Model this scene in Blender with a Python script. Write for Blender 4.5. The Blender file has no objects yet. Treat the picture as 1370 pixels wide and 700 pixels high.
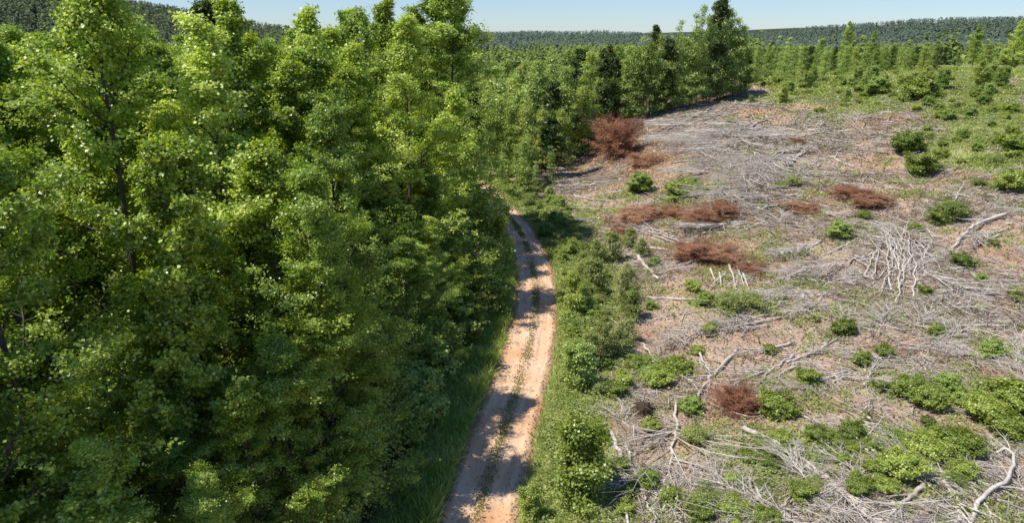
import bpy, math
import numpy as np
from mathutils import Vector, Matrix, Euler

C = bpy.context.scene.collection
SC = bpy.context.scene
rng = np.random.default_rng(7)
PI = math.pi

# ------------------------------------------------------------------ camera
F_PX, CX, CY = 940.0, 685.0, 350.0          # photograph 1370 x 700
CAM_Z, PITCH = 19.5, math.radians(17.7)
cam_d = bpy.data.cameras.new("camera")
cam = bpy.data.objects.new("camera", cam_d); C.objects.link(cam)
cam.location = (0, 0, CAM_Z)
cam.rotation_euler = (PI/2 - PITCH, 0, 0)
cam_d.sensor_width = 36; cam_d.lens = 36*F_PX/1370
cam_d.clip_end = 20000; cam_d.clip_start = 0.1
SC.camera = cam

# ------------------------------------------------------------------ noise
def sstep(t):
    t = np.clip(t, 0, 1); return t*t*(3-2*t)
_tab = np.random.default_rng(99).random((256, 256))
def vnoise(x, y, s=1.0, o=0):
    x = np.asarray(x, float)/s + 17.3*o + 100; y = np.asarray(y, float)/s + 31.7*o + 100
    xi = np.floor(x).astype(int); yi = np.floor(y).astype(int)
    fx = sstep(x-xi); fy = sstep(y-yi)
    a = _tab[xi % 256, yi % 256]; b = _tab[(xi+1) % 256, yi % 256]
    c = _tab[xi % 256, (yi+1) % 256]; d = _tab[(xi+1) % 256, (yi+1) % 256]
    return (a*(1-fx)+b*fx)*(1-fy) + (c*(1-fx)+d*fx)*fy
def fnoise(x, y, s, o=0, n=3):
    v = 0; a = 1; t = 0
    for k in range(n):
        v = v + a*vnoise(x, y, s/2**k, o+k*3); t += a; a *= .5
    return v/t

# ------------------------------------------------------------------ terrain
def ray(px, py):
    d = np.array([(px-CX)/F_PX, 1.0, -(py-CY)/F_PX])
    c, s = math.cos(PITCH), math.sin(PITCH)
    return np.array([d[0], d[1]*c + d[2]*s, -d[1]*s + d[2]*c])
_rp = [(560, 1050), (598, 850), (635, 700), (667, 600), (686, 540), (704, 480), (714, 440), (718, 400), (716, 370), (709, 340), (697, 310), (681, 290), (667, 275), (655, 258)]
_r = []
for px, py in _rp:
    d = ray(px, py); t = -CAM_Z/d[2]; _r.append((d[0]*t, d[1]*t))
_r = [(-4.0, -60.0), (-3.6, 0.0)] + _r + [(-9., 108.), (-20., 122.), (-40., 138.), (-80., 150.)]
_r = np.array(_r)
def smooth_path(p, n):
    for _ in range(n):
        q = np.empty((len(p)*2, 2)); q[0::2] = p; q[1:-1:2] = (p[:-1]+p[1:])/2; q = q[:-1]
        r = q.copy(); r[1:-1] = (q[:-2]+2*q[1:-1]+q[2:])/4; p = r
    return p
ROAD = smooth_path(_r, 4)
def road_x(y): return np.interp(y, ROAD[:, 1], ROAD[:, 0])
def road_dist(x, y):
    x = np.asarray(x, float); y = np.asarray(y, float)
    best = np.full(x.shape, 1e9)
    P = ROAD[::2]
    for a, b in zip(P[:-1], P[1:]):
        ab = b-a; L = ab@ab
        t = np.clip(((x-a[0])*ab[0]+(y-a[1])*ab[1])/L, 0, 1)
        d = np.hypot(x-a[0]-t*ab[0], y-a[1]-t*ab[1])
        best = np.minimum(best, d)
    return best
def zt(x, y):
    x = np.asarray(x, float); y = np.asarray(y, float)
    near = sstep((x-5)/8)
    t = (0.80*(x-4)+0.42*(y-35))/105
    z = 11.6*sstep(t)*sstep((x-3)/22)
    z = z*(1-0.9*sstep((y-190-0.2*x)/120))                     # ground falls away behind the field
    z = z + near*sstep((200-y)/60)*(2.7*(fnoise(x, y, 17, 1)-.5) + .95*(fnoise(x, y, 4.2, 5)-.5) + .22*(vnoise(x, y, .95, 7)-.5))
    z = z - 3.0*sstep((y-95)/80)*sstep((30-x)/25)*sstep((400-y)/100)*sstep((x+60)/40)
    z = z + 38*np.exp(-((x+360)/135)**2/2 - ((y-500)/130)**2/2)      # wooded hill on the left
    z = z + 22*np.exp(-((x+900)/400)**2/2 - ((y-800)/200)**2/2)
    prof = np.interp(x, [-1500, -600, 0, 300, 480, 640, 800, 1100, 1500, 3000], [30, 24, 17, 18, 16, 30, 40, 51, 46, 40])
    z = z + prof*sstep((y-1000)/450) + (fnoise(x, y, 160, 3, 2)-.5)*14*sstep((y-600)/500)
    return z
_hx = np.arange(-60, 200, 1.0); _hy = np.arange(5, 420, 1.0)
_H = zt(*np.meshgrid(_hx, _hy, indexing='ij')).tolist()
def zq(x, y):
    u = x+60; v = y-5
    if u < 0 or v < 0 or u > 258 or v > 413: return float(zt(x, y))
    i = int(u); j = int(v); u -= i; v -= j
    a = _H[i]; b = _H[i+1]
    return (a[j]*(1-v)+a[j+1]*v)*(1-u)+(b[j]*(1-v)+b[j+1]*v)*u
def P(px, py):
    """point of the ground seen at a pixel of the photograph, and its depth"""
    dx, dy, dz = (float(v) for v in ray(px, py)); t = 10.0; st = .5
    while t < 1500:
        if CAM_Z + dz*t < zq(dx*t, dy*t): break
        t += st; st = max(.5, t*.01)
    lo, hi = t-st, t
    for _ in range(14):
        m = (lo+hi)/2
        if CAM_Z + dz*m < zq(dx*m, dy*m): hi = m
        else: lo = m
    return Vector((dx*hi, dy*hi, float(zt(dx*hi, dy*hi)))), hi
def project(x, y, z):
    c, s = math.cos(PITCH), math.sin(PITCH)
    dz = z-CAM_Z
    dep = y*c - dz*s; up = y*s + dz*c
    return CX+F_PX*x/dep, CY-F_PX*up/dep, dep

# ------------------------------------------------------------------ mesh helpers
def mesh(name, V, quads=None, tris=None, mats=(), attr=None, smooth=False):
    V = np.asarray(V, np.float32).reshape(-1, 3)
    me = bpy.data.meshes.new(name)
    parts = []; sizes = []
    if quads is not None and len(quads):
        q = np.asarray(quads, np.int32).reshape(-1, 4); parts.append(q.ravel()); sizes.append(np.full(len(q), 4))
    if tris is not None and len(tris):
        q = np.asarray(tris, np.int32).reshape(-1, 3); parts.append(q.ravel()); sizes.append(np.full(len(q), 3))
    li = np.concatenate(parts); sz = np.concatenate(sizes)
    st = np.concatenate([[0], np.cumsum(sz)[:-1]]).astype(np.int32)
    me.vertices.add(len(V)); me.vertices.foreach_set("co", V.ravel())
    me.loops.add(len(li)); me.loops.foreach_set("vertex_index", li)
    me.polygons.add(len(sz)); me.polygons.foreach_set("loop_start", st)
    if smooth: me.polygons.foreach_set("use_smooth", np.ones(len(sz), bool))
    me.update(calc_edges=True)
    if attr is not None:
        for k, a in attr.items():
            at = me.attributes.new(k, 'FLOAT', 'POINT'); at.data.foreach_set("value", np.asarray(a, np.float32).ravel())
    for m in mats: me.materials.append(m)
    return me
class Geo:
    def __init__(s): s.V = []; s.Q = []; s.A = []; s.n = 0
    def add(s, V, Q, a):
        V = V.reshape(-1, 3); s.V.append(V); s.Q.append(Q.reshape(-1, 4)+s.n); s.n += len(V)
        s.A.append(np.broadcast_to(a, (len(V),)) if np.ndim(a) == 0 else a)
    def mesh(s, name, mats, smooth=False):
        return mesh(name, np.concatenate(s.V), np.concatenate(s.Q), None, mats, {"v": np.concatenate(s.A)}, smooth)
def nrm(a): return a/np.maximum(np.linalg.norm(a, axis=-1, keepdims=True), 1e-9)
def tubes(g, Pt, R, s=4, a=0.5, cap=False):
    """Pt (n,k,3) polylines, R (n,k) radii"""
    Pt = np.asarray(Pt, float); R = np.asarray(R, float)
    if Pt.ndim == 2: Pt = Pt[None]; R = R[None]
    if cap:
        Pt = np.concatenate([Pt[:, :1], Pt, Pt[:, -1:]], 1)
        T = np.gradient(Pt[:, 1:-1], axis=1); T = np.concatenate([T[:, :1], T, T[:, -1:]], 1)
        R = np.concatenate([R[:, :1]*.01, R, R[:, -1:]*.01], 1)
    else: T = np.gradient(Pt, axis=1)
    T = nrm(T); n, k, _ = Pt.shape
    main = nrm(Pt[:, -1]-Pt[:, 0])
    ref = np.where(np.abs(main[:, 2:3]) > .8, np.array([[1., 0, 0]]), np.array([[0., 0, 1.]]))[:, None, :]
    A = nrm(np.cross(T, ref)); B = np.cross(T, A)
    th = np.arange(s)*2*PI/s
    V = Pt[:, :, None]+R[:, :, None, None]*(np.cos(th)[None, None, :, None]*A[:, :, None]+np.sin(th)[None, None, :, None]*B[:, :, None])
    idx = np.arange(n*k*s).reshape(n, k, s)
    i0 = idx[:, :-1]; i1 = idx[:, 1:]
    Q = np.stack([i0, np.roll(i0, -1, 2), np.roll(i1, -1, 2), i1], -1)
    if np.ndim(a) == 1: a = np.repeat(a, k*s)
    g.add(V, Q, a)
def leaves(g, c, N, size, asp=.42, a=.5, r=rng, D=None, fold=.12):
    n = len(c); N = nrm(N)
    if D is None: D = r.normal(size=(n, 3))
    D = nrm(D-(D*N).sum(1, keepdims=True)*N); W = np.cross(N, D)
    s = np.broadcast_to(size, (n,))[:, None]
    V = np.stack([c-D*s*.5, c+W*s*asp+N*s*fold+D*s*.05, c+D*s*.5-N*s*.06, c-W*s*asp+N*s*fold+D*s*.05], 1)
    Q = np.arange(4*n).reshape(n, 4)
    g.add(V, Q, np.repeat(a, 4) if np.ndim(a) == 1 else a)

# ------------------------------------------------------------------ materials
def newmat(name):
    m = bpy.data.materials.new(name); m.use_nodes = True
    nt = m.node_tree; nt.nodes.clear()
    return m, nt, nt.nodes, nt.links
def ramp(nodes, stops):
    r = nodes.new('ShaderNodeValToRGB'); e = r.color_ramp.elements
    while len(e) > 1: e.remove(e[0])
    e[0].position = stops[0][0]; e[0].color = (*stops[0][1], 1)
    for p, c in stops[1:]:
        x = e.new(p); x.color = (*c, 1)
    return r
def leafmat(name, dark, mid, light, trans=.35, gloss=.06, rough=.42, osc=.35, obj_var=.5):
    m, nt, N, L = newmat(name)
    at = N.new('ShaderNodeAttribute'); at.attribute_name = 'v'
    oi = N.new('ShaderNodeObjectInfo')
    tc = N.new('ShaderNodeTexCoord'); nz = N.new('ShaderNodeTexNoise'); nz.inputs['Scale'].default_value = osc; nz.inputs['Detail'].default_value = 2
    L.new(tc.outputs['Object'], nz.inputs['Vector'])
    m1 = N.new('ShaderNodeMath'); m1.operation = 'MULTIPLY_ADD'; L.new(nz.outputs['Fac'], m1.inputs[0]); m1.inputs[1].default_value = .55; m1.inputs[2].default_value = -.27
    m2 = N.new('ShaderNodeMath'); m2.operation = 'ADD'; L.new(at.outputs['Fac'], m2.inputs[0]); L.new(m1.outputs[0], m2.inputs[1])
    m3 = N.new('ShaderNodeMath'); m3.operation = 'MULTIPLY_ADD'; L.new(oi.outputs['Random'], m3.inputs[0]); m3.inputs[1].default_value = obj_var; m3.inputs[2].default_value = -obj_var/2
    m4 = N.new('ShaderNodeMath'); m4.operation = 'ADD'; L.new(m2.outputs[0], m4.inputs[0]); L.new(m3.outputs[0], m4.inputs[1])
    r = ramp(N, [(0, dark), (.5, mid), (1, light)]); L.new(m4.outputs[0], r.inputs[0])
    d = N.new('ShaderNodeBsdfDiffuse'); L.new(r.outputs[0], d.inputs[0])
    t = N.new('ShaderNodeBsdfTranslucent')
    hs = N.new('ShaderNodeHueSaturation'); hs.inputs['Hue'].default_value = .485; hs.inputs['Saturation'].default_value = 1.1; hs.inputs['Value'].default_value = 1.5
    L.new(r.outputs[0], hs.inputs['Color']); L.new(hs.outputs[0], t.inputs[0])
    mx = N.new('ShaderNodeMixShader'); mx.inputs[0].default_value = trans; L.new(d.outputs[0], mx.inputs[1]); L.new(t.outputs[0], mx.inputs[2])
    gl = N.new('ShaderNodeBsdfGlossy'); gl.inputs['Roughness'].default_value = rough; gl.inputs['Color'].default_value = (.9, .95, .8, 1)
    mg = N.new('ShaderNodeMixShader'); mg.inputs[0].default_value = gloss; L.new(mx.outputs[0], mg.inputs[1]); L.new(gl.outputs[0], mg.inputs[2])
    o = N.new('ShaderNodeOutputMaterial'); L.new(mg.outputs[0], o.inputs[0])
    return m
def woodmat(name, a, b, c, sc=6):
    m, nt, N, L = newmat(name)
    at = N.new('ShaderNodeAttribute'); at.attribute_name = 'v'
    tc = N.new('ShaderNodeTexCoord'); nz = N.new('ShaderNodeTexNoise'); nz.inputs['Scale'].default_value = sc; nz.inputs['Detail'].default_value = 4
    L.new(tc.outputs['Object'], nz.inputs['Vector'])
    m1 = N.new('ShaderNodeMath'); m1.operation = 'MULTIPLY_ADD'; L.new(nz.outputs['Fac'], m1.inputs[0]); m1.inputs[1].default_value = 1.0; m1.inputs[2].default_value = -.5
    m2 = N.new('ShaderNodeMath'); m2.operation = 'ADD'; L.new(at.outputs['Fac'], m2.inputs[0]); L.new(m1.outputs[0], m2.inputs[1])
    r = ramp(N, [(0, a), (.5, b), (1, c)]); L.new(m2.outputs[0], r.inputs[0])
    d = N.new('ShaderNodeBsdfPrincipled'); L.new(r.outputs[0], d.inputs['Base Color']); d.inputs['Roughness'].default_value = .85
    bp = N.new('ShaderNodeBump'); bp.inputs['Strength'].default_value = .5; bp.inputs['Distance'].default_value = .03; L.new(nz.outputs['Fac'], bp.inputs['Height']); L.new(bp.outputs[0], d.inputs['Normal'])
    o = N.new('ShaderNodeOutputMaterial'); L.new(d.outputs[0], o.inputs[0])
    return m
M_leaf = leafmat('broadleaf', (.15, .23, .024), (.37, .49, .056), (.72, .82, .22), .42, .05, osc=.5, obj_var=.55)
M_leafB = leafmat('broadleaf_deep', (.12, .20, .024), (.29, .42, .054), (.61, .72, .19), .42, .05, osc=.5, obj_var=.55)
M_young = leafmat('young_leaf', (.17, .24, .05), (.31, .42, .09), (.52, .62, .20), .30, .03)
M_pine = leafmat('pine_needle', (.045, .075, .018), (.09, .135, .032), (.16, .20, .055), .15, .03)
M_shrub = leafmat('shrub_leaf', (.16, .22, .035), (.33, .41, .07), (.55, .62, .15), .34, .05)
M_shrubdk = leafmat('shrub_leaf_dark', (.10, .15, .022), (.21, .28, .042), (.40, .47, .09), .3, .05)
M_grass = leafmat('grass', (.17, .27, .04), (.34, .46, .09), (.58, .62, .24), .35, .03)
M_weed = leafmat('weed_leaf', (.16, .22, .045), (.32, .38, .10), (.55, .57, .24), .3, .03)
M_far_hazy = leafmat('far_foliage_hazy', (.10, .14, .115), (.135, .18, .13), (.17, .215, .14), .1, .0, osc=.02)  # bluish aerial haze painted into the foliage colour of the distant ridges
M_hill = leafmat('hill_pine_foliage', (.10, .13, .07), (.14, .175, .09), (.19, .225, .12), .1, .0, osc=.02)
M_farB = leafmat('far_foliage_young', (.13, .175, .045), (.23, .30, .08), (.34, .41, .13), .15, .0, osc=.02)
M_red = leafmat('dead_needle', (.20, .09, .05), (.39, .185, .10), (.58, .38, .24), .15, .0)
M_bark = woodmat('bark', (.035, .03, .022), (.09, .075, .06), (.19, .165, .135), 4)
M_dead = woodmat('bleached_wood', (.14, .105, .08), (.46, .39, .32), (.78, .72, .64), 4)
M_twig = woodmat('dead_twig', (.16, .11, .075), (.42, .33, .25), (.70, .60, .49), 1)
M_stump = woodmat('stump_wood', (.03, .018, .012), (.08, .045, .03), (.16, .09, .06), 5)

def groundmat():
    m, nt, N, L = newmat('clearing_ground')
    tc = N.new('ShaderNodeTexCoord')
    def nz(s, d=6, w=0):
        n = N.new('ShaderNodeTexNoise'); n.inputs['Scale'].default_value = s; n.inputs['Detail'].default_value = d; n.inputs['Roughness'].default_value = .65
        L.new(tc.outputs['Object'], n.inputs['Vector']); return n
    def mixc(f, a, b):
        x = N.new('ShaderNodeMix'); x.data_type = 'RGBA'
        L.new(f, x.inputs[0])
        for v, i in ((a, 6), (b, 7)):
            if isinstance(v, tuple): x.inputs[i].default_value = (*v, 1)
            else: L.new(v, x.inputs[i])
        return x.outputs[2]
    def mr(sock, lo, hi):
        x = N.new('ShaderNodeMapRange'); x.inputs[1].default_value = lo; x.inputs[2].default_value = hi; L.new(sock, x.inputs[0]); return x.outputs[0]
    n1 = nz(.9); n2 = nz(6, 8); n3 = nz(.12, 4); n4 = nz(22, 3)
    r1 = ramp(N, [(.30, (.15, .10, .07)), (.42, (.36, .255, .18)), (.54, (.55, .42, .31)), (.72, (.70, .58, .45))]); L.new(n2.outputs['Fac'], r1.inputs[0])
    base = mixc(mr(n1.outputs['Fac'], .48, .75), r1.outputs[0], (.68, .46, .29))
    g = N.new('ShaderNodeAttribute'); g.attribute_name = 'green'
    cl = N.new('ShaderNodeAttribute'); cl.attribute_name = 'clay'
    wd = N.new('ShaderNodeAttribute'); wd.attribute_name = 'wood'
    r3 = ramp(N, [(.3, (.42, .19, .09)), (.7, (.55, .34, .20))]); L.new(n2.outputs['Fac'], r3.inputs[0])
    mcl = N.new('ShaderNodeMath'); mcl.operation = 'MULTIPLY'; L.new(cl.outputs['Fac'], mcl.inputs[0]); L.new(mr(n2.outputs['Fac'], .3, .5), mcl.inputs[1])
    base = mixc(mcl.outputs[0], base, r3.outputs[0])
    gr = ramp(N, [(.3, (.19, .22, .06)), (.52, (.38, .42, .13)), (.75, (.56, .54, .27))]); L.new(n2.outputs['Fac'], gr.inputs[0])
    gm = N.new('ShaderNodeMath'); gm.operation = 'ADD'; L.new(g.outputs['Fac'], gm.inputs[0]); L.new(mr(n1.outputs['Fac'], .3, .7), gm.inputs[1])
    base = mixc(mr(gm.outputs[0], .85, 1.25), base, gr.outputs[0])
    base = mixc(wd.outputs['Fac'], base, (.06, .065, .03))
    sp = mixc(mr(n4.outputs['Fac'], .35, .48), (.35, .35, .35), (1, 1, 1))
    mu = N.new('ShaderNodeMix'); mu.data_type = 'RGBA'; mu.blend_type = 'MULTIPLY'; mu.inputs[0].default_value = .7; L.new(base, mu.inputs[6]); L.new(sp, mu.inputs[7])
    d = N.new('ShaderNodeBsdfPrincipled'); L.new(mu.outputs[2], d.inputs['Base Color']); d.inputs['Roughness'].default_value = .95; d.inputs['Specular IOR Level'].default_value = .1
    bp = N.new('ShaderNodeBump'); bp.inputs['Strength'].default_value = .9; bp.inputs['Distance'].default_value = .12; L.new(n2.outputs['Fac'], bp.inputs['Height']); L.new(bp.outputs[0], d.inputs['Normal'])
    o = N.new('ShaderNodeOutputMaterial'); L.new(d.outputs[0], o.inputs[0])
    return m
def roadmat():
    m, nt, N, L = newmat('clay_road')
    tc = N.new('ShaderNodeTexCoord')
    at = N.new('ShaderNodeAttribute'); at.attribute_name = 'u'
    n1 = N.new('ShaderNodeTexNoise'); n1.inputs['Scale'].default_value = .35; n1.inputs['Detail'].default_value = 5
    n2 = N.new('ShaderNodeTexNoise'); n2.inputs['Scale'].default_value = 9; n2.inputs['Detail'].default_value = 8; n2.inputs['Roughness'].default_value = .7
    for n in (n1, n2): L.new(tc.outputs['Object'], n.inputs['Vector'])
    r1 = ramp(N, [(.3, (.66, .35, .18)), (.5, (.74, .49, .30)), (.7, (.77, .56, .39))]); L.new(n1.outputs['Fac'], r1.inputs[0])
    # tracks paler, edges and centre browner
    rt = ramp(N, [(0, (.72, .66, .56)), (.14, (1, 1, 1)), (.45, (1.0, 1.0, 1.0)), (.5, (.78, .78, .68)), (.55, (1, 1, 1)), (.86, (1, 1, 1)), (1, (.72, .66, .56))]); L.new(at.outputs['Fac'], rt.inputs[0])
    mu = N.new('ShaderNodeMix'); mu.data_type = 'RGBA'; mu.blend_type = 'MULTIPLY'; mu.inputs[0].default_value = 1; L.new(r1.outputs[0], mu.inputs[6]); L.new(rt.outputs[0], mu.inputs[7])
    r2 = ramp(N, [(.3, (.62, .58, .52)), (.46, (.97, .97, .97)), (.75, (1.15, 1.15, 1.15))]); L.new(n2.outputs['Fac'], r2.inputs[0])
    m2 = N.new('ShaderNodeMix'); m2.data_type = 'RGBA'; m2.blend_type = 'MULTIPLY'; m2.inputs[0].default_value = .8; L.new(mu.outputs[2], m2.inputs[6]); L.new(r2.outputs[0], m2.inputs[7])
    al = N.new('ShaderNodeAttribute'); al.attribute_name = 'len'
    cb = N.new('ShaderNodeCombineXYZ'); s1 = N.new('ShaderNodeMath'); s1.operation = 'MULTIPLY'; s1.inputs[1].default_value = 14; L.new(at.outputs['Fac'], s1.inputs[0])
    s2 = N.new('ShaderNodeMath'); s2.operation = 'MULTIPLY'; s2.inputs[1].default_value = .30; L.new(al.outputs['Fac'], s2.inputs[0]); L.new(s1.outputs[0], cb.inputs[0]); L.new(s2.outputs[0], cb.inputs[1])
    n5 = N.new('ShaderNodeTexNoise'); n5.inputs['Scale'].default_value = 1; n5.inputs['Detail'].default_value = 5; L.new(cb.outputs[0], n5.inputs['Vector'])
    r5 = ramp(N, [(.35, (.66, .62, .58)), (.5, (1, 1, 1)), (.7, (1.12, 1.14, 1.15))]); L.new(n5.outputs['Fac'], r5.inputs[0])
    m5 = N.new('ShaderNodeMix'); m5.data_type = 'RGBA'; m5.blend_type = 'MULTIPLY'; m5.inputs[0].default_value = .4; L.new(m2.outputs[2], m5.inputs[6]); L.new(r5.outputs[0], m5.inputs[7])
    d = N.new('ShaderNodeBsdfPrincipled'); L.new(m5.outputs[2], d.inputs['Base Color']); d.inputs['Roughness'].default_value = .95; d.inputs['Specular IOR Level'].default_value = .1
    bp = N.new('ShaderNodeBump'); bp.inputs['Strength'].default_value = .6; bp.inputs['Distance'].default_value = .04; L.new(n2.outputs['Fac'], bp.inputs['Height']); L.new(bp.outputs[0], d.inputs['Normal'])
    o = N.new('ShaderNodeOutputMaterial'); L.new(d.outputs[0], o.inputs[0])
    return m
M_ground = groundmat(); M_road = roadmat()

# ------------------------------------------------------------------ masks on the ground
def blob(px, py, rx, ry, amp):
    p, dep = P(px, py); q, _ = P(px, min(py+ry, 900)); r_, _ = P(px, max(py-ry, 62))
    return (p.x, p.y, max(.6, rx*dep/F_PX), max(.8, abs(r_.y-q.y)/2), amp)
GREEN = [blob(*a) for a in [
    (1060, 110, 60, 18, .8), (1150, 120, 70, 25, .7), (1120, 160, 60, 14, .6), (1225, 125, 40, 20, .7), (1300, 110, 90, 12, .8), (1350, 150, 50, 22, .8),
    (1240, 185, 60, 18, .7), (1225, 215, 50, 22, .8), (1345, 215, 50, 35, 1.), (1360, 170, 40, 30, .8), (1290, 190, 40, 12, .6),
    (920, 258, 40, 12, 1.1), (1000, 412, 60, 10, .9), (880, 495, 40, 16, .7), (1240, 600, 70, 30, 1.0), (1330, 540, 60, 30, 1.0), (1230, 530, 60, 20, .8),
    (1360, 470, 40, 30, .6), (930, 600, 80, 30, .55), (980, 660, 80, 40, .75), (1060, 620, 60, 35, .55), (860, 650, 60, 60, .5), (1120, 600, 60, 25, .45),
    (1170, 430, 60, 12, .5), (1080, 375, 40, 12, .5), (960, 240, 40, 12, .4), (1350, 610, 40, 20, .5), (1060, 290, 50, 10, .4), (1140, 245, 50, 10, .5),
    (800, 380, 30, 60, .6), (800, 470, 30, 50, .6), (790, 300, 25, 40, .6), (760, 600, 40, 90, .9)]]
CLAY = [blob(*a) for a in [(840, 235, 40, 16, .5), (1000, 310, 50, 12, .5), (890, 390, 40, 12, .4), (870, 450, 40, 16, .6), (830, 560, 30, 20, .5), (1330, 620, 40, 16, .5), (1110, 540, 40, 12, .4), (1170, 160, 40, 10, .6), (1250, 320, 40, 10, .4), (1000, 450, 30, 10, .5),
    (1305, 405, 45, 10, 1.), (920, 637, 14, 8, 1.), (1185, 472, 40, 12, .9), (1265, 455, 60, 14, .9), (1340, 340, 40, 14, .7), (1290, 240, 45, 14, .9), (1250, 150, 60, 16, .9),
    (1290, 500, 50, 14, .6), (900, 165, 50, 10, .3), (1080, 145, 50, 10, .5), (1300, 570, 50, 10, .6), (1000, 150, 60, 10, .5), (870, 230, 50, 16, .4), (1180, 215, 40, 14, .6), (1210, 400, 50, 8, .5)]]
def field(lst, x, y):
    v = np.zeros(np.shape(x))
    for bx, by, rx, ry, a in lst:
        v = v + a*np.exp(-((x-bx)/rx)**2-((y-by)/ry)**2)
    return np.clip(v, 0, 1.2)
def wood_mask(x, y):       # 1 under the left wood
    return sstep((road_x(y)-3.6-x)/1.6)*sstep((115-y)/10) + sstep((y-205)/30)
def green_mask(x, y):
    d = road_dist(x, y)
    verge = np.exp(-((d-3.2)/1.6)**2)*.9
    u = x-road_x(y)
    strip = np.where(u > 0, np.exp(-((d-3.)/3.)**2)*.85, 0)
    far = sstep((y-70-.0*x)/45)*sstep((x-38-.12*y)/14)
    low = sstep((40-y)/14)*.20
    return np.clip(field(GREEN, x, y)*1.0+verge+strip+.42*far+.25*sstep((y-135)/40)*(x > 5)+low+.03-.7*np.clip(field(CLAY, x, y), 0, 1)+(fnoise(x, y, 9, 11)-.5)*1.4, 0, 1.3)
def slash_mask(x, y):      # where broken wood covers the ground
    u = x-road_x(y)
    return sstep((u-4)/5)*sstep((150-y)/30)*(1-.5*np.clip(field(CLAY, x, y), 0, 1))*(.08+1.25*sstep((fnoise(x, y, 7, 21)-.36)/.28))

# ------------------------------------------------------------------ objects
def setp(o, label=None, cat=None, group=None, kind=None):
    if label: o['label'] = label
    if cat: o['category'] = cat
    if group: o['group'] = group
    if kind: o['kind'] = kind
    return o
def link(name, me, parent=None):
    o = bpy.data.objects.new(name, me); C.objects.link(o)
    if parent is not None: o.parent = parent
    return o
class Proto:
    """meshes of one kind; put() makes one individual of it"""
    def __init__(s, name, parts): s.name = name; s.parts = parts
    def put(s, loc, rz, sc, label, cat, group=None, tilt=None):
        if len(s.parts) == 1:
            r = link(s.name, s.parts[0][1])
        else:
            r = bpy.data.objects.new(s.name, None); C.objects.link(r); r.empty_display_size = .3
            for n, me in s.parts: link(n, me, r)
        r.location = loc
        if tilt is not None:
            r.rotation_mode = 'QUATERNION'
            r.rotation_quaternion = Vector((0, 0, 1)).rotation_difference(tilt) @ Euler((0, 0, rz)).to_quaternion()
        else: r.rotation_euler = (0, 0, rz)
        r.scale = sc if hasattr(sc, '__len__') else (sc, sc, sc)
        return setp(r, label, cat, group)

# ---- ground
def axis(segs):
    out = []
    for a, b, s in segs: out.append(np.arange(a, b, s))
    out.append([segs[-1][1]]); return np.concatenate(out)
gx = axis([(-6000, -1000, 250), (-1000, -200, 20), (-200, -40, 10), (-40, -8, 2), (-8, 70, .45), (70, 130, 1.5), (130, 260, 8), (260, 1500, 25), (1500, 6000, 225)])
gy = axis([(-400, -40, 30), (-40, 15, 4), (15, 85, .45), (85, 150, .8), (150, 260, 3), (260, 800, 12), (800, 2000, 20), (2000, 9000, 400)])
X, Y = np.meshgrid(gx, gy, indexing='ij')
Z = zt(X, Y)
rd = road_dist(X, Y)
Z = Z-.10*sstep((2.3-rd)/.7)*(np.abs(Y) < 200)
idx = np.arange(X.size).reshape(X.shape)
Q = np.stack([idx[:-1, :-1], idx[1:, :-1], idx[1:, 1:], idx[:-1, 1:]], -1)
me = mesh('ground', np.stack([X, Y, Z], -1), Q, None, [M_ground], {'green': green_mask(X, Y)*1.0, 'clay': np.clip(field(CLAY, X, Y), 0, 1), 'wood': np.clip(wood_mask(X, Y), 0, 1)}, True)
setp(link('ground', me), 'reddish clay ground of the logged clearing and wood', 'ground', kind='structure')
# ---- road
T = np.gradient(ROAD, axis=0); T /= np.linalg.norm(T, axis=1, keepdims=True)
Nn = np.stack([T[:, 1], -T[:, 0]], 1)
us = np.linspace(-1, 1, 17)
wob = .16*(vnoise(np.arange(len(ROAD)), 0, 3, 2)-.5)*2; wob2 = .16*(vnoise(np.arange(len(ROAD)), 9, 3, 4)-.5)*2
RV = []; RU = []
for k, u in enumerate(us):
    w = 1.68+(wob if u < 0 else wob2)*abs(u)
    p = ROAD+Nn*(w*u)[:, None]
    zz = zt(p[:, 0], p[:, 1])+.02-.07*np.exp(-((abs(u)-.5)/.17)**2)+.02*np.exp(-(u/.12)**2) - .10*(abs(u) > .97)
    RV.append(np.stack([p[:, 0], p[:, 1], zz], 1)); RU.append(np.full(len(p), (u+1)/2))
RV = np.stack(RV, 1); RU = np.stack(RU, 1)
RL = np.repeat(np.concatenate([[0], np.cumsum(np.hypot(*np.diff(ROAD, axis=0).T))])[:, None], RU.shape[1], 1)
idx = np.arange(RU.size).reshape(RU.shape)
Q = np.stack([idx[:-1, :-1], idx[:-1, 1:], idx[1:, 1:], idx[1:, :-1]], -1)
setp(link('dirt_road', mesh('dirt_road', RV, Q, None, [M_road], {'u': RU, 'len': RL}, True)), 'reddish dirt track with two wheel ruts winding past the wood', 'road', kind='structure')

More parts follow.
